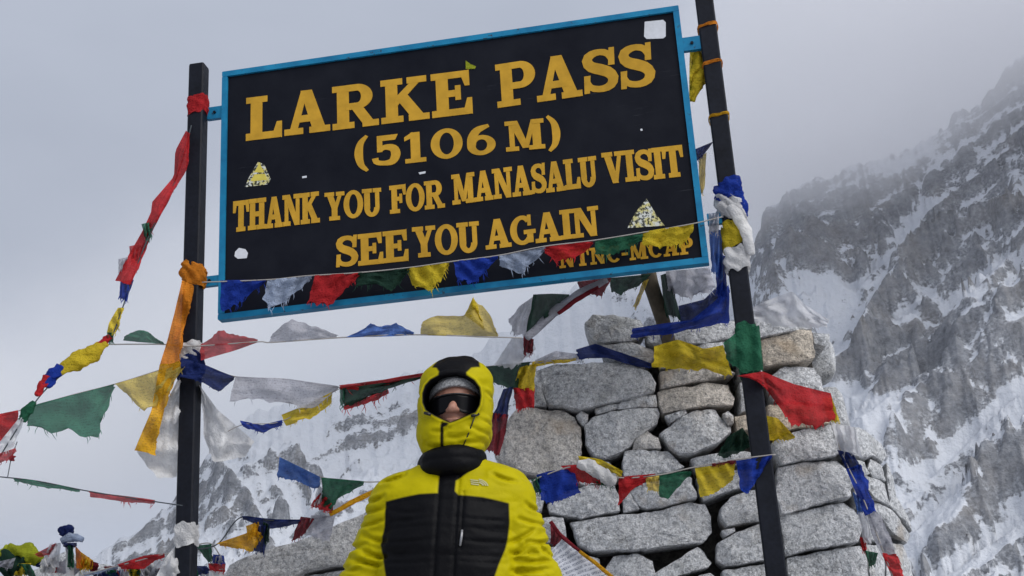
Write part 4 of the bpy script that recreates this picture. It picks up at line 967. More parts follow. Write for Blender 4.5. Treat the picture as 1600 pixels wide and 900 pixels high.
# cloths lying over the cairn and tied to the posts
loose('blue', [(988, 513), (1040, 505), (1080, 500), (1118, 470), (1138, 445)], [(984, 531), (1040, 523), (1090, 511), (1140, 503), (1141, 470)], 5.62, 'bright blue cloth blown across the top of the cairn', amp=.06, fray=.8)
loose('navy', [(1060, 478), (1100, 468), (1130, 438)], [(1062, 508), (1100, 497), (1138, 462)], 5.7, 'crumpled dark navy cloth behind the bright blue one on the cairn', amp=.08)
loose('grey', [(1040, 424), (1108, 418)], [(1044, 455), (1075, 470), (1118, 450)], 5.6, 'ragged grey cloth hanging below the right corner of the board', amp=.07, fray=.9)
loose('darkgreen', [(1032, 430), (1046, 425)], [(1040, 497), (1064, 500)], 5.66, 'dark green rag beside the wooden stick', amp=.05)
loose('darkgreen', [(952, 434), (1018, 428)], [(955, 456), (970, 461), (1004, 442)], 5.58, 'dark rag hanging below the board near the wooden stick', amp=.05)
loose('paleyellow', [(1004, 440), (1014, 436)], [(990, 480), (994, 484)], 5.6, 'thin yellowish rag strip hanging before the wooden stick', amp=.02, fray=.3)
loose('veil', [(1152, 492), (1195, 471), (1238, 455), (1258, 476), (1296, 500)], [(1154, 498), (1200, 508), (1240, 516), (1292, 512)], 5.3, 'white gauze veil blowing right from the post over the cairn', amp=.07, fray=.5, nu=32)
loose('yellow', [(1022, 541), (1060, 530), (1100, 545), (1130, 539)], [(1020, 577), (1060, 575), (1110, 582), (1145, 590)], 5.55, 'large yellow cloth draped on the cairn front', amp=.06)
loose('green', [(1130, 536), (1155, 516), (1186, 508)], [(1136, 562), (1160, 583), (1194, 579)], YR - .075, 'green cloth wrapped round the right post at cairn height', amp=.02, fray=.3)
loose('red', [(1150, 588), (1192, 580), (1240, 600), (1298, 614)], [(1182, 591), (1206, 618), (1238, 664), (1275, 672), (1306, 660)], lambda x: lerp(YR - .07, 5.5, (x - 1190) / 110) if x > 1190 else YR - .07, 'big red cloth flying right from the right post', amp=.06, fray=.7, nu=30)
loose('yellow', [(1284, 622), (1300, 621)], [(1294, 656), (1313, 661)], 5.56, 'narrow yellow rag at the tip of the big red cloth', amp=.02)
loose('yellow', [(1192, 648), (1215, 653), (1240, 680)], [(1198, 690), (1225, 689), (1242, 684)], 5.55, 'small yellow cloth on the cairn right of the post', amp=.03)
loose('darkgreen', [(1138, 682), (1160, 668), (1174, 688)], [(1120, 711), (1135, 718), (1172, 697)], 5.6, 'small dark green cloth on the cairn left of the post', amp=.04, fray=.4)
tag(wad(None, 'yellow', [(1088, 80), (1091, 100), (1090, 125), (1082, 158)], [8, 12, 12, 4], YR + .02, 'cloth_knot', .4), 'fat yellow cloth knot between board and right post top', 'cloth')
loose('yellow', [(1078, 80), (1077, 120), (1077, 161)], [(1098, 78), (1103, 100), (1104, 128)], YR + .02, 'yellow cloth knotted between board and right post top', amp=.03, fray=.2)
loose('navy', [(1086, 233), (1115, 221)], [(1088, 251), (1097, 246)], YR + .02, 'small navy rag between board edge and right post', amp=.015, fray=.4)
loose('paleyellow', [(1092, 246), (1104, 238)], [(1092, 306), (1099, 302)], YR + .03, 'pale yellow strip hanging between board edge and right post', amp=.02, fray=.3)
loose('grey', [(1107, 334), (1124, 332)], [(1108, 362), (1122, 366)], YR - .04, 'grey knotted rag on the lower right bracket', amp=.03)
loose('sky', [(1108, 362), (1130, 358)], [(1112, 424), (1128, 440)], YR + .02, 'faded blue cloth hanging below the lower right bracket', amp=.03)
loose('blue', [(1118, 395), (1134, 400)], [(1118, 460), (1136, 470)], YR + .06, 'blue cloth tail hanging beside the right post', amp=.04)
loose('orange', [(285, 438), (262, 530), (249, 572)], [(303, 446), (286, 530), (277, 570)], YL - .07, 'orange printed scarf hanging along the left post', name='scarf', cat='scarf', amp=.025, fray=.3, nu=28)
loose('gold', [(249, 570), (237, 640), (210, 704)], [(284, 564), (258, 640), (242, 710)], YL - .12, 'golden yellow scarf end twisted left of the left post', name='scarf', cat='scarf', amp=.03, fray=.4, nu=28)
loose('white', [(279, 592), (242, 660), (214, 706)], [(287, 598), (285, 690), (276, 744), (246, 748)], YL - .02, 'white silk scarf billowing left of the left post', name='scarf', cat='scarf', amp=.06, fray=.1, nu=30)
loose('white', [(311, 600), (340, 640), (398, 690)], [(313, 606), (320, 680), (332, 724), (382, 714)], YL + .03, 'translucent white scarf blowing right of the left post', name='scarf', cat='scarf', amp=.06, fray=.3, nu=30)
loose('white', [(274, 852), (258, 872), (238, 912)], [(279, 866), (279, 890), (277, 915)], YL - .03, 'white scarf end at the foot of the left post', name='scarf', cat='scarf', amp=.04, fray=.1)
post_wrap('L', 153, 181, CL['red'], .006, .1, seed=2, label='red cloth band near the top of the left post')
post_wrap('L', 411, 446, CL['orange'], .014, -.1, seed=3, label='orange cloth knotted round the left post at the lower bracket')
post_wrap('L', 537, 563, CL['white'], .008, .05, seed=4, label='white band round the left post above the navy flag')
post_wrap('L', 819, 855, CL['white'], .006, .02, seed=5, label='white band low on the left post')
post_wrap('L', 556, 592, CL['navy'], .012, .1, seed=6, label='navy cloth wound round the left post')
post_wrap('R', 286, 318, CL['blue'], .014, .1, seed=7, label='blue cloth knotted round the right post')
post_wrap('R', 312, 348, CL['white'], .018, -.2, seed=8, label='white cloth knotted round the right post under the blue one')
post_wrap('R', 346, 392, CL['yellow'], .008, .15, seed=9, label='yellow cloth wound round the right post')
post_wrap('R', 390, 426, CL['white'], .012, .05, seed=10, label='white cloth wound round the right post below the yellow one')
post_wrap('R', 510, 584, CL['green'], .004, .05, seed=15, label='green cloth wound tightly round the right post')
for k, (y0, lb) in enumerate(((45, 'topmost'), (103, 'second'), (185, 'third'))):
    post_wrap('R', y0 - 2.5, y0 + 2.5, CL['orange' if k < 2 else 'gold'], .004, .4, 'cord_ring', 11 + k, lb + ' thin orange cord tied round the upper right post', 'cord')
tag(wad(None, 'white', [(1140, 322), (1158, 345), (1168, 372), (1174, 398)], [9, 10, 9, 6], YR - .06, 'cloth_tail', .25), 'white twisted cloth tail hanging from the right post knot', 'cloth')
tag(wad(None, 'blue', [(1150, 300), (1160, 318), (1164, 338)], [8, 9, 5], YR - .04, 'cloth_tail', .4), 'blue cloth end hanging from the right post knot', 'cloth')
V, F = tube([P(1008, 400, 5.72), P(1018, 445, 5.72), P(1036, 500, 5.74), P(1060, 585, 5.98)], np.array([13, 13, 12, 11]) / FPX * 5.7, 10, .12, 4)
tag(mesh_obj('wooden_stick', V, F, WOOD), 'dark weathered wooden stick stuck in the cairn top below the board', 'stick')
# printed white flag right of the person
def print_mat():
    m, nd, lk, out = new_mat('block_printed_cloth'); v = coords(nd, 'UV')
    br = nd.new('ShaderNodeTexBrick'); br.inputs['Scale'].default_value = 1; br.inputs['Brick Width'].default_value = .5; br.inputs['Row Height'].default_value = .09; br.inputs['Mortar Size'].default_value = .02
    lk.new(v, br.inputs['Vector'])
    n = noise(nd, lk, v, 55, 2); g = ramp(nd, lk, n, [(0.46, 1.0), (0.52, 0.0)])
    row = ramp(nd, lk, br.outputs['Fac'], [(0.0, 1.0), (0.6, 0.0)])
    c = mixc(nd, lk, math_n(nd, lk, 'MULTIPLY', g, row), (0.58, 0.6, 0.66), (0.12, 0.14, 0.2))
    bsdf(nd, lk, out, c, 0.85); return m
pf = thing('printed_flag', 'white prayer flag printed with dark script right of the person', 'prayer flag', P(900, 870, 5.2))
po = cloth(pf, 'white', [(880, 840), (915, 868), (960, 908)], [(862, 860), (866, 885), (868, 930)], 5.2, .012, 0, 'printed_sheet')
po.data.materials.clear(); po.data.materials.append(print_mat())
uv = po.data.uv_layers.new(name='UVMap'); nv_ = 14
for lp in po.data.loops:
    i, j = divmod(lp.vertex_index, nv_); uv.data[lp.index].uv = (j / 13.0, i / 21.0)
wad(pf, 'darkred', [(860, 815), (880, 840), (915, 868)], [3, 3, 2], 5.18, 'red_edge', .2); wad(pf, 'gold', [(905, 861), (930, 880), (962, 906)], [2.5, 3, 3], 5.17, 'yellow_edge', .2)
cloth(pf, 'darkred', [(860, 818), (882, 842)], [(860, 850), (868, 852)], 5.22, .02, .2, 'red_corner')

# heap of stones and flags, far left
heap = thing('flag_heap', 'stone heap smothered in old prayer flags at the lower left corner', 'cairn', (-2.9, 7.7, 0))
Yh = lambda x, y: 7.6
for k, pl in enumerate([[(40,895),(75,880),(120,884),(150,900),(140,925),(45,925)], [(-30,905),(30,898),(40,935),(-30,940)], [(125,890),(160,882),(205,890),(210,925),(130,930)], [(205,898),(260,888),(300,900),(305,935),(210,935)],
                        [(150,915),(215,905),(220,945),(150,945)], [(20,925),(90,915),(100,960),(20,960)], [(290,905),(345,900),(345,940),(295,940)], [(85,868),(105,862),(125,872),(120,890),(85,888)]]):
    stone(pl, Yh, heap, 600 + k, .35)
wall_rows(heap, lambda z: -4.0 + .35 * z, lambda z: -1.7 - .1 * z, 1.22, .02, 7.62, 9, .3, .5)
m = MB(); m.box(np.zeros(3), I3[0], I3[1], I3[2], -3.6, -1.8, 7.75, 8.3, 0, 1.25); m.build('rubble_core', RUBBLE, heap)
for mt, pts, r in (('lime', [(-5, 868), (25, 862), (52, 868), (60, 880)], [8, 11, 13, 8]), ('darkgreen', [(0, 890), (15, 880), (38, 885)], [14, 18, 14]), ('lime', [(32, 855), (42, 860)], [5, 6]), ('navy', [(58, 882), (76, 886)], [4, 3]),
                   ('red', [(76, 890), (96, 888)], [5, 5]), ('grey', [(90, 888), (110, 884), (120, 894)], [8, 8, 6]), ('navy', [(160, 897), (175, 896), (190, 898)], [5, 6, 5]), ('darkred', [(140, 882), (150, 888)], [7, 6])):
    wad(heap, mt, pts, r, 7.35, 'flag_bundle', .5, .9)
rsh = np.random.RandomState(77)
for k in range(26):
    cx, cy = rsh.uniform(-10, 320), 0; cy = 872 + 10 * rsh.rand() + (18 if cx > 150 else 8) ; w_, h_ = rsh.uniform(12, 30), rsh.uniform(8, 22); dx = rsh.uniform(-12, 12)
    cloth(heap, rsh.choice(['red', 'navy', 'green', 'white', 'grey', 'yellow', 'pale', 'darkred', 'veil', 'orange']), [(cx - w_ / 2, cy - h_ / 2), (cx + w_ / 2, cy - h_ / 2 + rsh.uniform(-6, 6))],
          [(cx - w_ / 2 + dx, cy + h_ / 2), (cx + w_ / 2 + dx, cy + h_ / 2 + rsh.uniform(-6, 6))], 7.3 + rsh.uniform(-.08, .05), .06, .6, 'rag', 12, 9)
pk = thing('flag_mast', 'short mast with blue cloth knob wrapped in white and orange flags', 'flag mast', P(112, 890, 7.3))
wad(pk, 'white', [(110, 905), (109, 880), (108, 850)], [6, 6, 5], 7.3, 'mast', .2); wad(pk, 'navy', [(97, 838), (104, 828), (112, 832)], [6, 9, 7], 7.28, 'knob', .6, 1.0); wad(pk, 'pale', [(96, 845), (112, 840), (130, 843)], [5, 7, 4], 7.27, 'cloth_ring', .3, 1.0)
for mt, tp, bt in (('palered', [(54, 866), (88, 848)], [(62, 872), (78, 866), (88, 852)]), ('veil', [(78, 850), (95, 848)], [(62, 882), (92, 886)]), ('green', [(106, 852), (114, 852)], [(106, 886), (116, 888)]),
                   ('orange', [(118, 853), (128, 864)], [(118, 888), (132, 888)]), ('gold', [(126, 862), (146, 876)], [(130, 888), (144, 890)]), ('darkred', [(142, 876), (154, 880)], [(140, 892), (152, 892)]), ('navy', [(98, 848), (120, 848)], [(100, 855), (120, 855)])):
    cloth(pk, mt, tp, bt, 7.26, .04, .4, nu=12, nv=9)
s9 = string('low string with one red flag left of the left post', (220, 875, 6.8))
rope(s9, [(130, 898), (185, 884), (256, 866), (300, 858)], 6.6); cloth(s9, 'red', [(183, 882), (225, 868), (257, 865)], [(188, 887), (224, 889), (240, 876), (257, 871)], 6.6, .03, .4); cloth(s9, 'pale', [(130, 896), (185, 885)], [(132, 900), (185, 890)], 6.62, .02, .4)
s9b = string('small bundle of green, blue and red flags right of the left post foot', (330, 870, 6.2))
for mt, tp, bt in (('green', [(306, 852), (330, 850)], [(326, 880), (333, 876)]), ('blue', [(333, 866), (350, 868)], [(332, 880), (352, 882)]), ('red', [(325, 880), (352, 881)], [(328, 892), (352, 894)]), ('veil', [(336, 870), (346, 868)], [(336, 880), (348, 880)]), ('white', [(326, 892), (350, 888)], [(330, 915), (352, 912)])):
    cloth(s9b, mt, tp, bt, 6.1, .03, .4, nu=12, nv=9)
rope(s9b, [(300, 853), (330, 850), (350, 880)], 6.12)

# ------------------------------------------------------------------ person
def surface_nets(xs, ys, zs, F):
    nx, ny, nz = F.shape; ins = F < 0
    c = np.zeros((nx - 1, ny - 1, nz - 1), np.int8)
    for dx in (0, 1):
        for dy in (0, 1):
            for dz in (0, 1): c += ins[dx:nx - 1 + dx, dy:ny - 1 + dy, dz:nz - 1 + dz]
    I, J, K = np.nonzero((c > 0) & (c < 8)); idx = -np.ones(c.shape, np.int64); idx[I, J, K] = np.arange(len(I))
    acc = np.zeros((len(I), 3)); cnt = np.zeros(len(I)); ax = (xs, ys, zs)
    cor = [(a, b_, d) for a in (0, 1) for b_ in (0, 1) for d in (0, 1)]
    for a in cor:
        for k in range(3):
            if a[k]: continue
            b_ = list(a); b_[k] = 1
            fa = F[I + a[0], J + a[1], K + a[2]]; fb = F[I + b_[0], J + b_[1], K + b_[2]]
            mk = (fa < 0) != (fb < 0); t = np.where(mk, fa / np.where(mk, fa - fb, 1), 0)
            p = np.stack([xs[I + a[0]], ys[J + a[1]], zs[K + a[2]]], 1); q = np.stack([xs[I + b_[0]], ys[J + b_[1]], zs[K + b_[2]]], 1)
            acc += np.where(mk[:, None], p + (q - p) * t[:, None], 0); cnt += mk
    V = acc / cnt[:, None]; quads = []
    for k in range(3):
        sl0 = [slice(1, -1)] * 3; sl0[k] = slice(0, -1); sl1 = [slice(1, -1)] * 3; sl1[k] = slice(1, None)
        a, b_ = ins[tuple(sl0)], ins[tuple(sl1)]
        e = np.argwhere(a != b_); off = np.array([1, 1, 1]); off[k] = 0; e = e + off
        if not len(e): continue
        o1, o2 = [(1, 2), (2, 0), (0, 1)][k]
        def at(d1, d2):
            g = e.copy(); g[:, o1] -= d1; g[:, o2] -= d2; return idx[g[:, 0], g[:, 1], g[:, 2]]
        qd = np.stack([at(1, 1), at(0, 1), at(0, 0), at(1, 0)], 1)
        fl = ins[tuple((e).T)] ; qd[~fl] = qd[~fl][:, ::-1]
        quads.append(qd)
    Q = np.vstack(quads); Q = Q[(Q >= 0).all(1)]
    return V, Q
def smin(a, b_, k):
    h = np.clip(0.5 + 0.5 * (b_ - a) / k, 0, 1); return b_ + (a - b_) * h - k * h * (1 - h)
def capsule(X, a, b_, ra, rb):
    a, b_ = np.array(a, float), np.array(b_, float); ab = b_ - a
    t = np.clip(((X[0] - a[0]) * ab[0] + (X[1] - a[1]) * ab[1] + (X[2] - a[2]) * ab[2]) / ab.dot(ab), 0, 1)
    d = np.sqrt(sum((X[k] - a[k] - t * ab[k]) ** 2 for k in range(3))); return d - (ra + (rb - ra) * t), t
def ellipsoid(X, c, r):
    k0 = np.sqrt(sum(((X[k] - c[k]) / r[k]) ** 2 for k in range(3))); k1 = np.sqrt(sum(((X[k] - c[k]) / r[k] ** 2) ** 2 for k in range(3)))
    return k0 * (k0 - 1) / (k1 + 1e-9)
def poly_sdf(x, z, poly):
    p = np.array(poly, float); d = np.full(x.shape, 1e9); inside = np.zeros(x.shape, bool)
    for a, b_ in zip(p, np.roll(p, -1, 0)):
        e = b_ - a; t = np.clip(((x - a[0]) * e[0] + (z - a[1]) * e[1]) / (e.dot(e) + 1e-12), 0, 1)
        d = np.minimum(d, np.hypot(x - a[0] - t * e[0], z - a[1] - t * e[1]))
        cr = ((a[1] > z) != (b_[1] > z)) & (x < (b_[0] - a[0]) * (z - a[1]) / (b_[1] - a[1] + 1e-12) + a[0]); inside ^= cr
    return np.where(inside, -d, d)
YPER = 4.5
HX = P(712, 640, YPER)[0]; BX = P(698, 900, YPER)[0]; HZ = P(712, 640, YPER)[2]; BZ = P(698, 900, YPER)[2]
def xc_at(z): return HX + (BX - HX) * np.clip((HZ - z) / (HZ - BZ), -0.4, 1.15)
def loc(px, py, yoff=-0.13):                                     # pixel -> (x from the body axis, z) on the chest surface
    q = P(px, py, YPER + yoff); return (q[0] - float(xc_at(q[2])), q[2])
def grid(x0, x1, y0, y1, z0, z1, s):
    xs, ys, zs = np.arange(x0, x1 + s, s), np.arange(y0, y1 + s, s), np.arange(z0, z1 + s, s)
    return xs, ys, zs, np.meshgrid(xs, ys, zs, indexing='ij')
def place(V):
    W = V.copy(); W[:, 0] += xc_at(V[:, 2]); W[:, 1] += YPER; return W
person = thing('person', 'person in a yellow and black hooded down jacket wearing dark sunglasses', 'person', (float(xc_at(np.array(0.9))), YPER, 0))

def fabric_mat(name, attr_name, ca, cb, rough=.55, spec=.09):
    m, nd, lk, out = new_mat(name); v = geo_pos(nd)
    at = nd.new('ShaderNodeAttribute'); at.attribute_name = attr_name
    f = ramp(nd, lk, math_n(nd, lk, 'ADD', math_n(nd, lk, 'MULTIPLY', at.outputs['Fac'], 60.0), .5), [(0.3, 1.0), (0.7, 0.0)])
    n = noise(nd, lk, v, 16, 3)
    a = ramp(nd, lk, n, [(.3, tuple(q * .86 for q in ca)), (.7, ca)])
    c = mixc(nd, lk, f, a, cb)
    h = math_n(nd, lk, 'ADD', noise(nd, lk, v, 22, 4), math_n(nd, lk, 'MULTIPLY', noise(nd, lk, v, 95, 3), .2))
    bsdf(nd, lk, out, c, rough, bump(nd, lk, h, .35, .01), 0, spec)
    return m
YEL, BLK = (0.44, 0.378, 0.001), (0.0035, 0.0036, 0.0048)
JACKET = fabric_mat('jacket_nylon', 'panel', YEL, BLK)

def near(d, fn, x, y, z, lim=.05):
    out = np.zeros(d.shape); mk = np.abs(d) < lim; out[mk] = fn(x[mk], y[mk], z[mk]); return out
# jacket: quilted torso and sleeves
xs, ys, zs, X = grid(-.47, .47, -.34, .26, .70, 1.47, .0055)
x, y, z = X; w = np.interp(zs, [.70, .80, .95, 1.15, 1.28, 1.33, 1.37, 1.40, 1.43, 1.46], [.235, .245, .24, .238, .238, .236, .222, .195, .145, .095])[None, None, :]
dp = np.interp(zs, [.70, .95, 1.2, 1.32, 1.40, 1.47], [.17, .18, .175, .15, .11, .085])[None, None, :]
k0 = (np.abs(x / w) ** 2.5 + np.abs((y - .01) / dp) ** 2.5) ** (1 / 2.5)
torso = (k0 - 1) * np.minimum(w, dp) * .93
torso = np.maximum(torso, np.maximum(z - 1.452, .715 - z))
ft = (z + .012 * np.sin(x * 9)) / .092
puff_t = .0055 * (np.abs(np.sin(math.pi * ft)) ** .5 - .6) + .008 * near(torso, lambda a, b_, c: fbm(a * 8, b_ * 8, c * 16, 3, 5), x, y, z)
torso = torso - puff_t
SH, EL, WR = [(-.185, .01, 1.315), (.185, .01, 1.315)], [(-.292, .035, 1.02), (.292, .035, 1.02)], [(-.215, -.17, .83), (.215, -.17, .83)]
body_sdf = torso
for s in (0, 1):
    d1, t1 = capsule(X, SH[s], EL[s], .094, .094); d2, t2 = capsule(X, EL[s], WR[s], .088, .07)
    L1 = .33; fold = np.where(d1 < d2, t1 * L1, L1 + t2 * .3)
    dm = np.minimum(d1, d2); wr = near(dm, lambda a, b_, c: fbm(a * 9 + s * 3, b_ * 9, c * 20, 3, 9 + s), x, y, z); cr = near(dm, lambda a, b_, c: ridged((a * (1 - 2 * s)) * 5 - c * 5, b_ * 7, c * 15, 3, 19 + s), x, y, z)
    pf_ = .0065 * (np.abs(np.sin(math.pi * (fold / .105 + .35 * wr + .2))) ** .5 - .6) + .008 * wr - .034 * np.clip(cr - .5, 0, 1) * sstep(.06, .3, fold)
    arm = smin(d1, d2, .03) - pf_
    body_sdf = smin(body_sdf, arm, .012 + .05 * sstep(1.15, 1.33, z))
def creases(sdf, segs, x, y, z, depth, wd, yoff=-.08):
    g = np.zeros(x[:, 0, :].shape); x2, z2 = x[:, 0, :], z[:, 0, :]
    for a, b_ in segs:
        a, b_ = np.array(loc(*a, yoff)), np.array(loc(*b_, yoff)); e = b_ - a; t = np.clip(((x2 - a[0]) * e[0] + (z2 - a[1]) * e[1]) / e.dot(e), 0, 1)
        bow = .006 * np.sin(t * math.pi); d = np.hypot(x2 - a[0] - t * e[0], z2 - a[1] - t * e[1] + bow)
        tp = np.sin(np.clip(t, .06, .94) * math.pi) ** .5
        g = g + depth * tp * (np.exp(-(d / wd) ** 2) - .45 * np.exp(-((d - 2.6 * wd) / (1.4 * wd)) ** 2))
    return sdf + g[:, None, :] * (y < .06)
body_sdf = creases(body_sdf, [((796, 848), (838, 822)), ((798, 866), (822, 850)), ((822, 846), (866, 838)), ((802, 874), (856, 873)), ((812, 811), (862, 813)), ((800, 892), (862, 886)), ((842, 850), (868, 866)),
    ((822, 786), (850, 792)), ((770, 742), (806, 752)), ((604, 846), (566, 834)), ((604, 872), (560, 856)), ((556, 818), (604, 812)), ((544, 868), (596, 884)), ((532, 850), (572, 848)), ((562, 796), (604, 794)), ((528, 884), (560, 888)),
    ((596, 752), (632, 740)), ((572, 780), (600, 776))], x, y, z, .012, .0056)
body_sdf = creases(body_sdf, [((598, 812), (682, 808)), ((712, 808), (797, 812)), ((596, 845), (682, 843)), ((712, 843), (794, 846)), ((598, 878), (682, 877)), ((712, 877), (790, 879)), ((610, 795), (660, 800)), ((740, 826), (790, 830)), ((604, 860), (640, 866))], x, y, z, .003, .005, -.14)
# placket and pocket seams pressed in
for sx0 in (loc(682, 840)[0], loc(712, 840)[0]): body_sdf = body_sdf + .007 * np.exp(-((x - sx0) / .006) ** 2) * (y < 0) * (z < 1.42)
pk_x = loc(722, 820)[0]; body_sdf = body_sdf + .006 * np.exp(-((x - pk_x) / .005) ** 2) * (y < 0) * (z < loc(722, 768)[1]) * (z > loc(722, 862)[1])
V, Q = surface_nets(xs, ys, zs, body_sdf)
black = [loc(*q) for q in [(601, 781), (628, 776), (655, 772), (684, 771), (685, 740), (660, 725), (750, 722), (712, 750), (711, 768), (717, 774), (755, 777), (795, 784), (796, 815), (793, 842), (789, 858), (780, 880), (772, 905), (770, 1050), (608, 1050), (603, 905), (597, 870), (592, 848), (599, 820)]]
pn = poly_sdf(V[:, 0], V[:, 2], black); pn = np.where(V[:, 1] > .06, V[:, 2] * 0 + np.maximum(V[:, 2] - 1.31, np.abs(V[:, 0]) - .22), pn)
V_j = place(V); jacket = mesh_obj('jacket', V_j, Q, JACKET, person); attr(jacket, 'panel', pn)

# hood
xs, ys, zs, X = grid(-.17, .17, -.19, .2, 1.43, 1.87, .0042); x, y, z = X
top_z = P(712, 566, YPER)[2]; hc = (top_z + 1.45) / 2; hh_ = (top_z - 1.45) / 2
def rbox(x, y, z, c, h, r):
    q = [np.abs(a - b_) - (e - r) for a, b_, e in zip((x, y, z), c, h)]
    return np.sqrt(sum(np.maximum(a, 0) ** 2 for a in q)) + np.minimum(np.maximum(np.maximum(q[0], q[1]), q[2]), 0) - r
hood = rbox(x, y, z, (0, .01, hc), (.128 + .0 * z, .152, hh_ + .004), .105)
hood = hood - .005 * (np.abs(np.sin(math.pi * (z + .2 * np.abs(x)) / .095)) ** .5 - .6) - .007 * near(hood, lambda a, b_, c: fbm(a * 12, b_ * 12, c * 20, 3, 31), x, y, z)
hood = creases(hood, [((676, 676), (702, 671)), ((732, 666), (768, 673)), ((664, 692), (690, 697)), ((716, 692), (762, 682)), ((655, 640), (668, 652)), ((752, 655), (772, 650)), ((758, 610), (774, 606)), ((654, 610), (664, 614)), ((738, 704), (766, 698)), ((700, 684), (730, 680))], x, y, z, .007, .0055, -.12)
opening = [loc(*q, -.135) for q in [(665, 604), (673, 595), (686, 588), (699, 585), (714, 584), (728, 588), (741, 596), (749, 607), (751, 620), (749, 634), (743, 645), (728, 651), (712, 658), (703, 661), (694, 657), (679, 650), (666, 642), (661, 630), (661, 616)]]
op = poly_sdf(x[:, 0, :], z[:, 0, :], opening)[:, None, :]
cut = np.maximum(op + .12 * np.clip(y + .06, -.1, .05), y - .075)            # narrows slightly inward
hood = -smin(-hood, cut, .012) if False else np.maximum(hood, -cut + .0)
hood = smin(hood, np.maximum(np.abs(op - .004) - .003, np.maximum(-.143 - y, y + .105)) - .003, .012)   # padded rim
slit = np.exp(-((x - loc(690, 680, -.13)[0]) / .004) ** 2) * (y < -.05) * (z < loc(690, 660)[1]); hood = hood + .005 * slit
V, Q = surface_nets(xs, ys, zs, hood)
hb = [loc(*q, -.06) for q in [(677, 581), (690, 540), (745, 540), (751, 580), (738, 583), (731, 592), (731, 600), (687, 600), (688, 590), (684, 583)]]
pn = poly_sdf(V[:, 0], V[:, 2], hb)
oin = poly_sdf(V[:, 0], V[:, 2], opening); lin = oin - .010
zipp = poly_sdf(V[:, 0], V[:, 2], [loc(*q, -.14) for q in [(687, 704), (688, 664), (691, 660), (703, 661), (698, 666), (693, 668), (692, 704)]]); zipp = np.where(V[:, 1] < -.06, zipp, 1)
inner = np.where(V[:, 1] > -.1, lin, np.minimum(oin - .0035, 1)); pn = np.minimum(np.minimum(pn, inner), zipp)
pn = np.where(V[:, 1] > .1, np.minimum(pn, np.abs(V[:, 0]) - .05), pn)
hood_o = mesh_obj('hood', place(V), Q, JACKET, person); attr(hood_o, 'panel', pn)

# collar
xs, ys, zs, X = grid(-.16, .16, -.2, .18, 1.34, 1.53, .005); x, y, z = X
rr = np.sqrt((x / .083) ** 2 + ((y + .005) / .098) ** 2); cz = loc(708, 716)[1]
col = np.sqrt(((rr - 1) * .088) ** 2 + ((z - cz) / 1.35) ** 2) - .037
col = col - .006 * (np.abs(np.sin(math.pi * (z - cz) / .05)) ** .6) - .005 * fbm(x * 16, y * 16, z * 16, 3, 41)
V, Q = surface_nets(xs, ys, zs, col); collar = mesh_obj('collar', place(V), Q, JACKET, person); attr(collar, 'panel', np.full(len(V), -.1))

# body: head with face, neck, trunk, arms, gloved-hand shapes, legs
def axis_var(segs):
    out = [segs[0][0]]
    for a, b_, s in segs: out += list(np.linspace(a, b_, int(round((b_ - a) / s)) + 1)[1:])
    return np.array(out)
xs = axis_var([(-.36, -.11, .010), (-.11, .11, .004), (.11, .36, .010)]); ys = axis_var([(-.30, -.14, .010), (-.14, -.02, .004), (-.02, .2, .009)]); zs = axis_var([(-.01, 1.48, .011), (1.48, 1.80, .0042)])
X = np.meshgrid(xs, ys, zs, indexing='ij'); X0 = X; x, y, z = X; X = [x / 1.1, (y + .040) / 1.05, z]
eye = loc(708, 632, -.08)[1]
head = smin(ellipsoid(X, (0, .02, eye + .035), (.074, .092, .088)), ellipsoid(X, (0, -.012, eye - .045), (.058, .068, .078)), .04)
head = smin(head, capsule(X, (0, -.075, eye + .012), (0, -.106, eye - .032), .010, .015)[0], .016)          # nose
for s in (-1, 1):
    head = smin(head, ellipsoid(X, (s * .014, -.094, eye - .036), (.009, .012, .008)), .008)
    head = smin(head, ellipsoid(X, (s * .036, -.062, eye - .028), (.022, .02, .018)), .02)                    # cheek
    head = -smin(-head, ellipsoid(X, (s * .031, -.088, eye), (.017, .014, .011)), .012)                      # eye socket
    head = smin(head, ellipsoid(X, (s * .031, -.070, eye), (.013, .012, .012)), .003)                        # eyeball
    head = smin(head, ellipsoid(X, (s * .031, -.082, eye + .018), (.022, .012, .007)), .012)                 # brow
    head = smin(head, ellipsoid(X, (s * .078, .02, eye - .008), (.008, .02, .03)), .01)                      # ear
head = smin(head, ellipsoid(X, (0, -.083, eye - .066), (.024, .012, .007)), .008); head = smin(head, ellipsoid(X, (0, -.080, eye - .080), (.02, .012, .008)), .008)
head = -smin(-head, ellipsoid(X, (0, -.096, eye - .073), (.022, .006, .0025)), .004)
X = X0; bd = smin(head, capsule(X, (0, .02, eye - .08), (0, .03, 1.38), .055, .06)[0], .03)
kt = (np.abs(x / np.interp(zs, [0, .85, 1.0, 1.2, 1.36, 1.42, 2], [.1, .17, .16, .18, .17, .08, .05])[None, None, :]) ** 2.4 + np.abs((y - .02) / .105) ** 2.4) ** (1 / 2.4)
bd = smin(bd, np.maximum((kt - 1) * .1, np.maximum(z - 1.42, .84 - z)), .04)
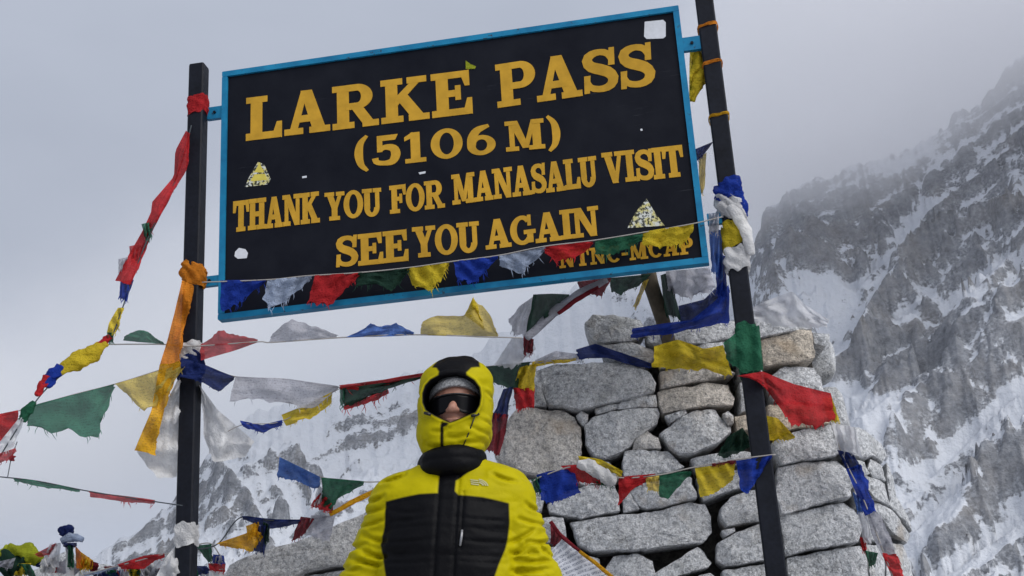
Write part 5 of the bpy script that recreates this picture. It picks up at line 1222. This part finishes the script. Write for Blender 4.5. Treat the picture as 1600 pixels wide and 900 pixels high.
for s in (-1, 1):
    bd = smin(bd, capsule(X, (s * .17, .02, 1.36), (s * .285, .035, 1.03), .05, .043)[0], .04); bd = smin(bd, capsule(X, (s * .285, .035, 1.03), (s * .215, -.17, .84), .042, .03)[0], .02)
    bd = smin(bd, ellipsoid(X, (s * .195, -.205, .785), (.022, .045, .05)), .02)
    for f, (dx, L) in enumerate(((-.030, .055), (-.010, .066), (.010, .07), (.028, .06))):
        a = (s * (.19 - .008), -.205 + dx, .755); e = (s * .165, -.215 + dx, .755 - L * .7)
        bd = smin(bd, capsule(X, a, e, .011, .009)[0], .006)
    bd = smin(bd, capsule(X, (s * .19, -.24, .80), (s * .165, -.268, .755), .013, .010)[0], .01)
    bd = smin(bd, capsule(X, (s * .095, .02, .88), (s * .115, .0, .49), .088, .06)[0], .04); bd = smin(bd, capsule(X, (s * .115, .0, .49), (s * .13, .03, .09), .058, .042)[0], .02)
    bd = smin(bd, capsule(X, (s * .13, .04, .05), (s * .15, -.14, .035), .045, .036)[0], .03)
V, Q = surface_nets(xs, ys, zs, bd)
def skin_mat():
    m, nd, lk, out = new_mat('skin'); v = geo_pos(nd); n = noise(nd, lk, v, 60, 3)
    c = ramp(nd, lk, n, [(.3, (.30, .145, .1)), (.7, (.42, .215, .155))])
    b_ = bsdf(nd, lk, out, c, .5, bump(nd, lk, noise(nd, lk, v, 400, 2), .15, .002), 0, .4); b_.inputs['Subsurface Weight'].default_value = .12; b_.inputs['Subsurface Radius'].default_value = (.01, .004, .002)
    return m
mesh_obj('body', place(V), Q, skin_mat(), person)
# trousers and boots
TROUSER = simple_mat('trouser_cloth', (.02, .021, .024), .85, .3, 50); BOOT = simple_mat('boot_leather', (.05, .04, .035), .7, .3, 60)
xs, ys, zs, X = grid(-.3, .3, -.2, .2, .1, .98, .011); x, y, z = X
tr = (np.sqrt((x / .2) ** 2 + ((y - .02) / .135) ** 2) - 1) * .13; tr = np.maximum(tr, np.maximum(z - .95, .8 - z))
for s in (-1, 1):
    tr = smin(tr, capsule(X, (s * .1, .02, .86), (s * .118, .0, .49), .11, .085)[0], .03); tr = smin(tr, capsule(X, (s * .118, .0, .49), (s * .132, .03, .17), .084, .078)[0], .02)
tr = tr - .006 * fbm(x * 12, y * 12, z * 22, 3, 55); V, Q = surface_nets(xs, ys, zs, tr); mesh_obj('trousers', place(V), Q, TROUSER, person)
for s in (-1, 1):
    xs, ys, zs, X = grid(s * .14 - .12, s * .14 + .12, -.26, .16, -.01, .26, .009); x, y, z = X
    bt_ = smin(capsule(X, (s * .132, .035, .2), (s * .135, .04, .06), .066, .06)[0], capsule(X, (s * .135, .04, .05), (s * .155, -.15, .045), .056, .05)[0], .04); bt_ = np.maximum(bt_, .004 - z)
    V, Q = surface_nets(xs, ys, zs, bt_); mesh_obj('boot', place(V), Q, BOOT, person)
# beanie
def knit_mat():
    m, nd, lk, out = new_mat('grey_knit'); v = geo_pos(nd); vo = nd.new('ShaderNodeTexVoronoi'); vo.inputs['Scale'].default_value = 190; lk.new(v, vo.inputs['Vector'])
    c = ramp(nd, lk, noise(nd, lk, v, 130, 3), [(.3, (.16, .165, .175)), (.7, (.42, .43, .44))]); bsdf(nd, lk, out, c, .95, bump(nd, lk, vo.outputs['Distance'], .8, .004), 0, .1); return m
xs, ys, zs, X = grid(-.11, .11, -.16, .13, eye - .03, eye + .15, .0045); x, y, z = X; X = [x / 1.1, (y + .040) / 1.05, z]
cap = ellipsoid(X, (0, .02, eye + .036), (.082, .102, .098)); cap = np.maximum(cap, -ellipsoid(X, (0, .02, eye + .03), (.074, .092, .09)))
edge = loc(708, 609, -.08)[1] - 1.6 * x * x * 1.6; cap = np.maximum(cap, edge - z)
band = np.maximum(np.abs(z - edge - .016) - .016, ellipsoid(X, (0, .02, eye + .036), (.088, .109, .104))) ; band = np.maximum(band, -ellipsoid(X, (0, .02, eye + .03), (.076, .094, .092)))
V, Q = surface_nets(xs, ys, zs, smin(cap, band, .004)); mesh_obj('beanie', place(V), Q, knit_mat(), person)
# wrap-round sunglasses
LENS, _nd, _lk, _out = new_mat('dark_lens'); bsdf(_nd, _lk, _out, (.003, .003, .004), .28, None, 0, .14)
sh = thing('tmp', 'tmp', 'tmp'); bpy.data.objects.remove(sh)
Vs, n_, mrow = [], 41, 7
zt, zl, zn = loc(708, 619, -.13)[1], loc(690, 648, -.13)[1], loc(708, 632, -.13)[1]
for lay in (0, 1):
    for i in range(n_):
        u = i / (n_ - 1) * 2 - 1; th = u * rad(78); rx, ry = .079 - .003 * lay, .116 - .003 * lay
        low_z = zl + (zn - zl) * math.exp(-(u / .16) ** 2) + .018 * max(0, abs(u) - .5) / .5
        tz = zt + .002 * math.cos(u * 3) - .006 * max(0, abs(u) - .6)
        for j in range(mrow):
            f = j / (mrow - 1); Vs.append((1.18 * rx * math.sin(th), -.036 - ry * math.cos(th) + .006 * f, tz + (low_z - tz) * f))
Vs = np.array(Vs); H_ = n_ * mrow; Fs = []
for i in range(n_ - 1):
    for j in range(mrow - 1):
        a = i * mrow + j; Fs += [(a, a + mrow, a + mrow + 1, a + 1), (H_ + a + 1, H_ + a + mrow + 1, H_ + a + mrow, H_ + a)]
for i in range(n_ - 1):
    for j in (0, mrow - 1): a = i * mrow + j; Fs.append((a, H_ + a, H_ + a + mrow, a + mrow))
gl = mesh_obj('sunglasses', place(Vs), Fs, LENS, person)
FRAME = simple_mat('black_plastic', (.01, .01, .011), .35, .1, 30)
for s in (0, 1):
    i = 0 if s == 0 else n_ - 1; a = place(Vs[[i * mrow + 1]])[0]; sg_ = -1 if s == 0 else 1
    Vt, Ft = tube([a, a + np.array([-sg_ * .004, .05, -.002]), a + np.array([-sg_ * .006, .09, -.006])], .004, 6); mesh_obj('temple_arm', Vt, Ft, FRAME, gl)
top = place(Vs[[i * mrow for i in range(n_)]]); Vt, Ft = tube(top + np.array([0, -.002, 0]), .003, 6); mesh_obj('brow_bar', Vt, Ft, FRAME, gl)
# small hardware laid on the jacket by ray casting
def bvh_of(o): return BVHTree.FromPolygons([v_.co.copy() for v_ in o.data.vertices], [tuple(p_.vertices) for p_ in o.data.polygons])
BJ, BH = bvh_of(jacket), bvh_of(hood_o)
def hit(px, py, tree, lift=.003):
    d = Vector(ray(px, py)).normalized(); r_ = tree.ray_cast(Vector(CAM), d)
    return np.array(r_[0] - d * lift) if r_[0] is not None else P(px, py, YPER - .15)
SILVER = simple_mat('pull_tab', (.3, .3, .31), .4, .1, 60, .5, .6); GREYPRINT = simple_mat('grey_print', (.42, .40, .2), .6, .1, 80)
Vt, Ft = tube([hit(722, 828, BJ, .006), hit(721, 838, BJ, .008), hit(719, 853, BJ, .008)], [.004, .005, .004], 6); mesh_obj('zip_pull', Vt, Ft, SILVER, jacket)
Vt, Ft = tube([hit(x_, y_, BH, .003) for x_, y_ in ((742, 650), (737, 664), (731, 680), (724, 696))], .0022, 5); mesh_obj('drawcord', Vt, Ft, FRAME, hood_o)
for (a, b_) in (((663, 645), (673, 648)), ((737, 650), (748, 647))):
    Vt, Ft = tube([hit(*a, BH, .004), hit(*b_, BH, .004)], .0055, 7); mesh_obj('cord_stop', Vt, Ft, FRAME, hood_o)
lg = MB()                                                          # pale three-arc emblem on the chest
def chest(u, v): return hit(749 + u * 13 + v * -1.5, 757 - v * 9 + u * 1.5, BJ, .0035)
for r0, r1 in ((.30, .52), (.60, .78), (.85, 1.0)):
    pts = [(r0, a) for a in np.linspace(rad(0), rad(90), 9)]
    vs = []
    for a in np.linspace(rad(2), rad(88), 9):
        for r_ in (r0, r1): vs.append(chest(r_ * math.cos(a) * 1.1, r_ * math.sin(a) * 1.1 - .1))
    lg.add(vs, [(2 * i, 2 * i + 1, 2 * i + 3, 2 * i + 2) for i in range(8)])
for (u0, u1, v0, v1) in ((-1.0, -.05, .55, .75), (-1.0, -.05, .2, .4), (-1.0, -.05, -.15, .05)):
    lg.add([chest(u0, v0), chest(u1, v0), chest(u1, v1), chest(u0, v1)], [(0, 1, 2, 3)])
lg.build('emblem', GREYPRINT, jacket)
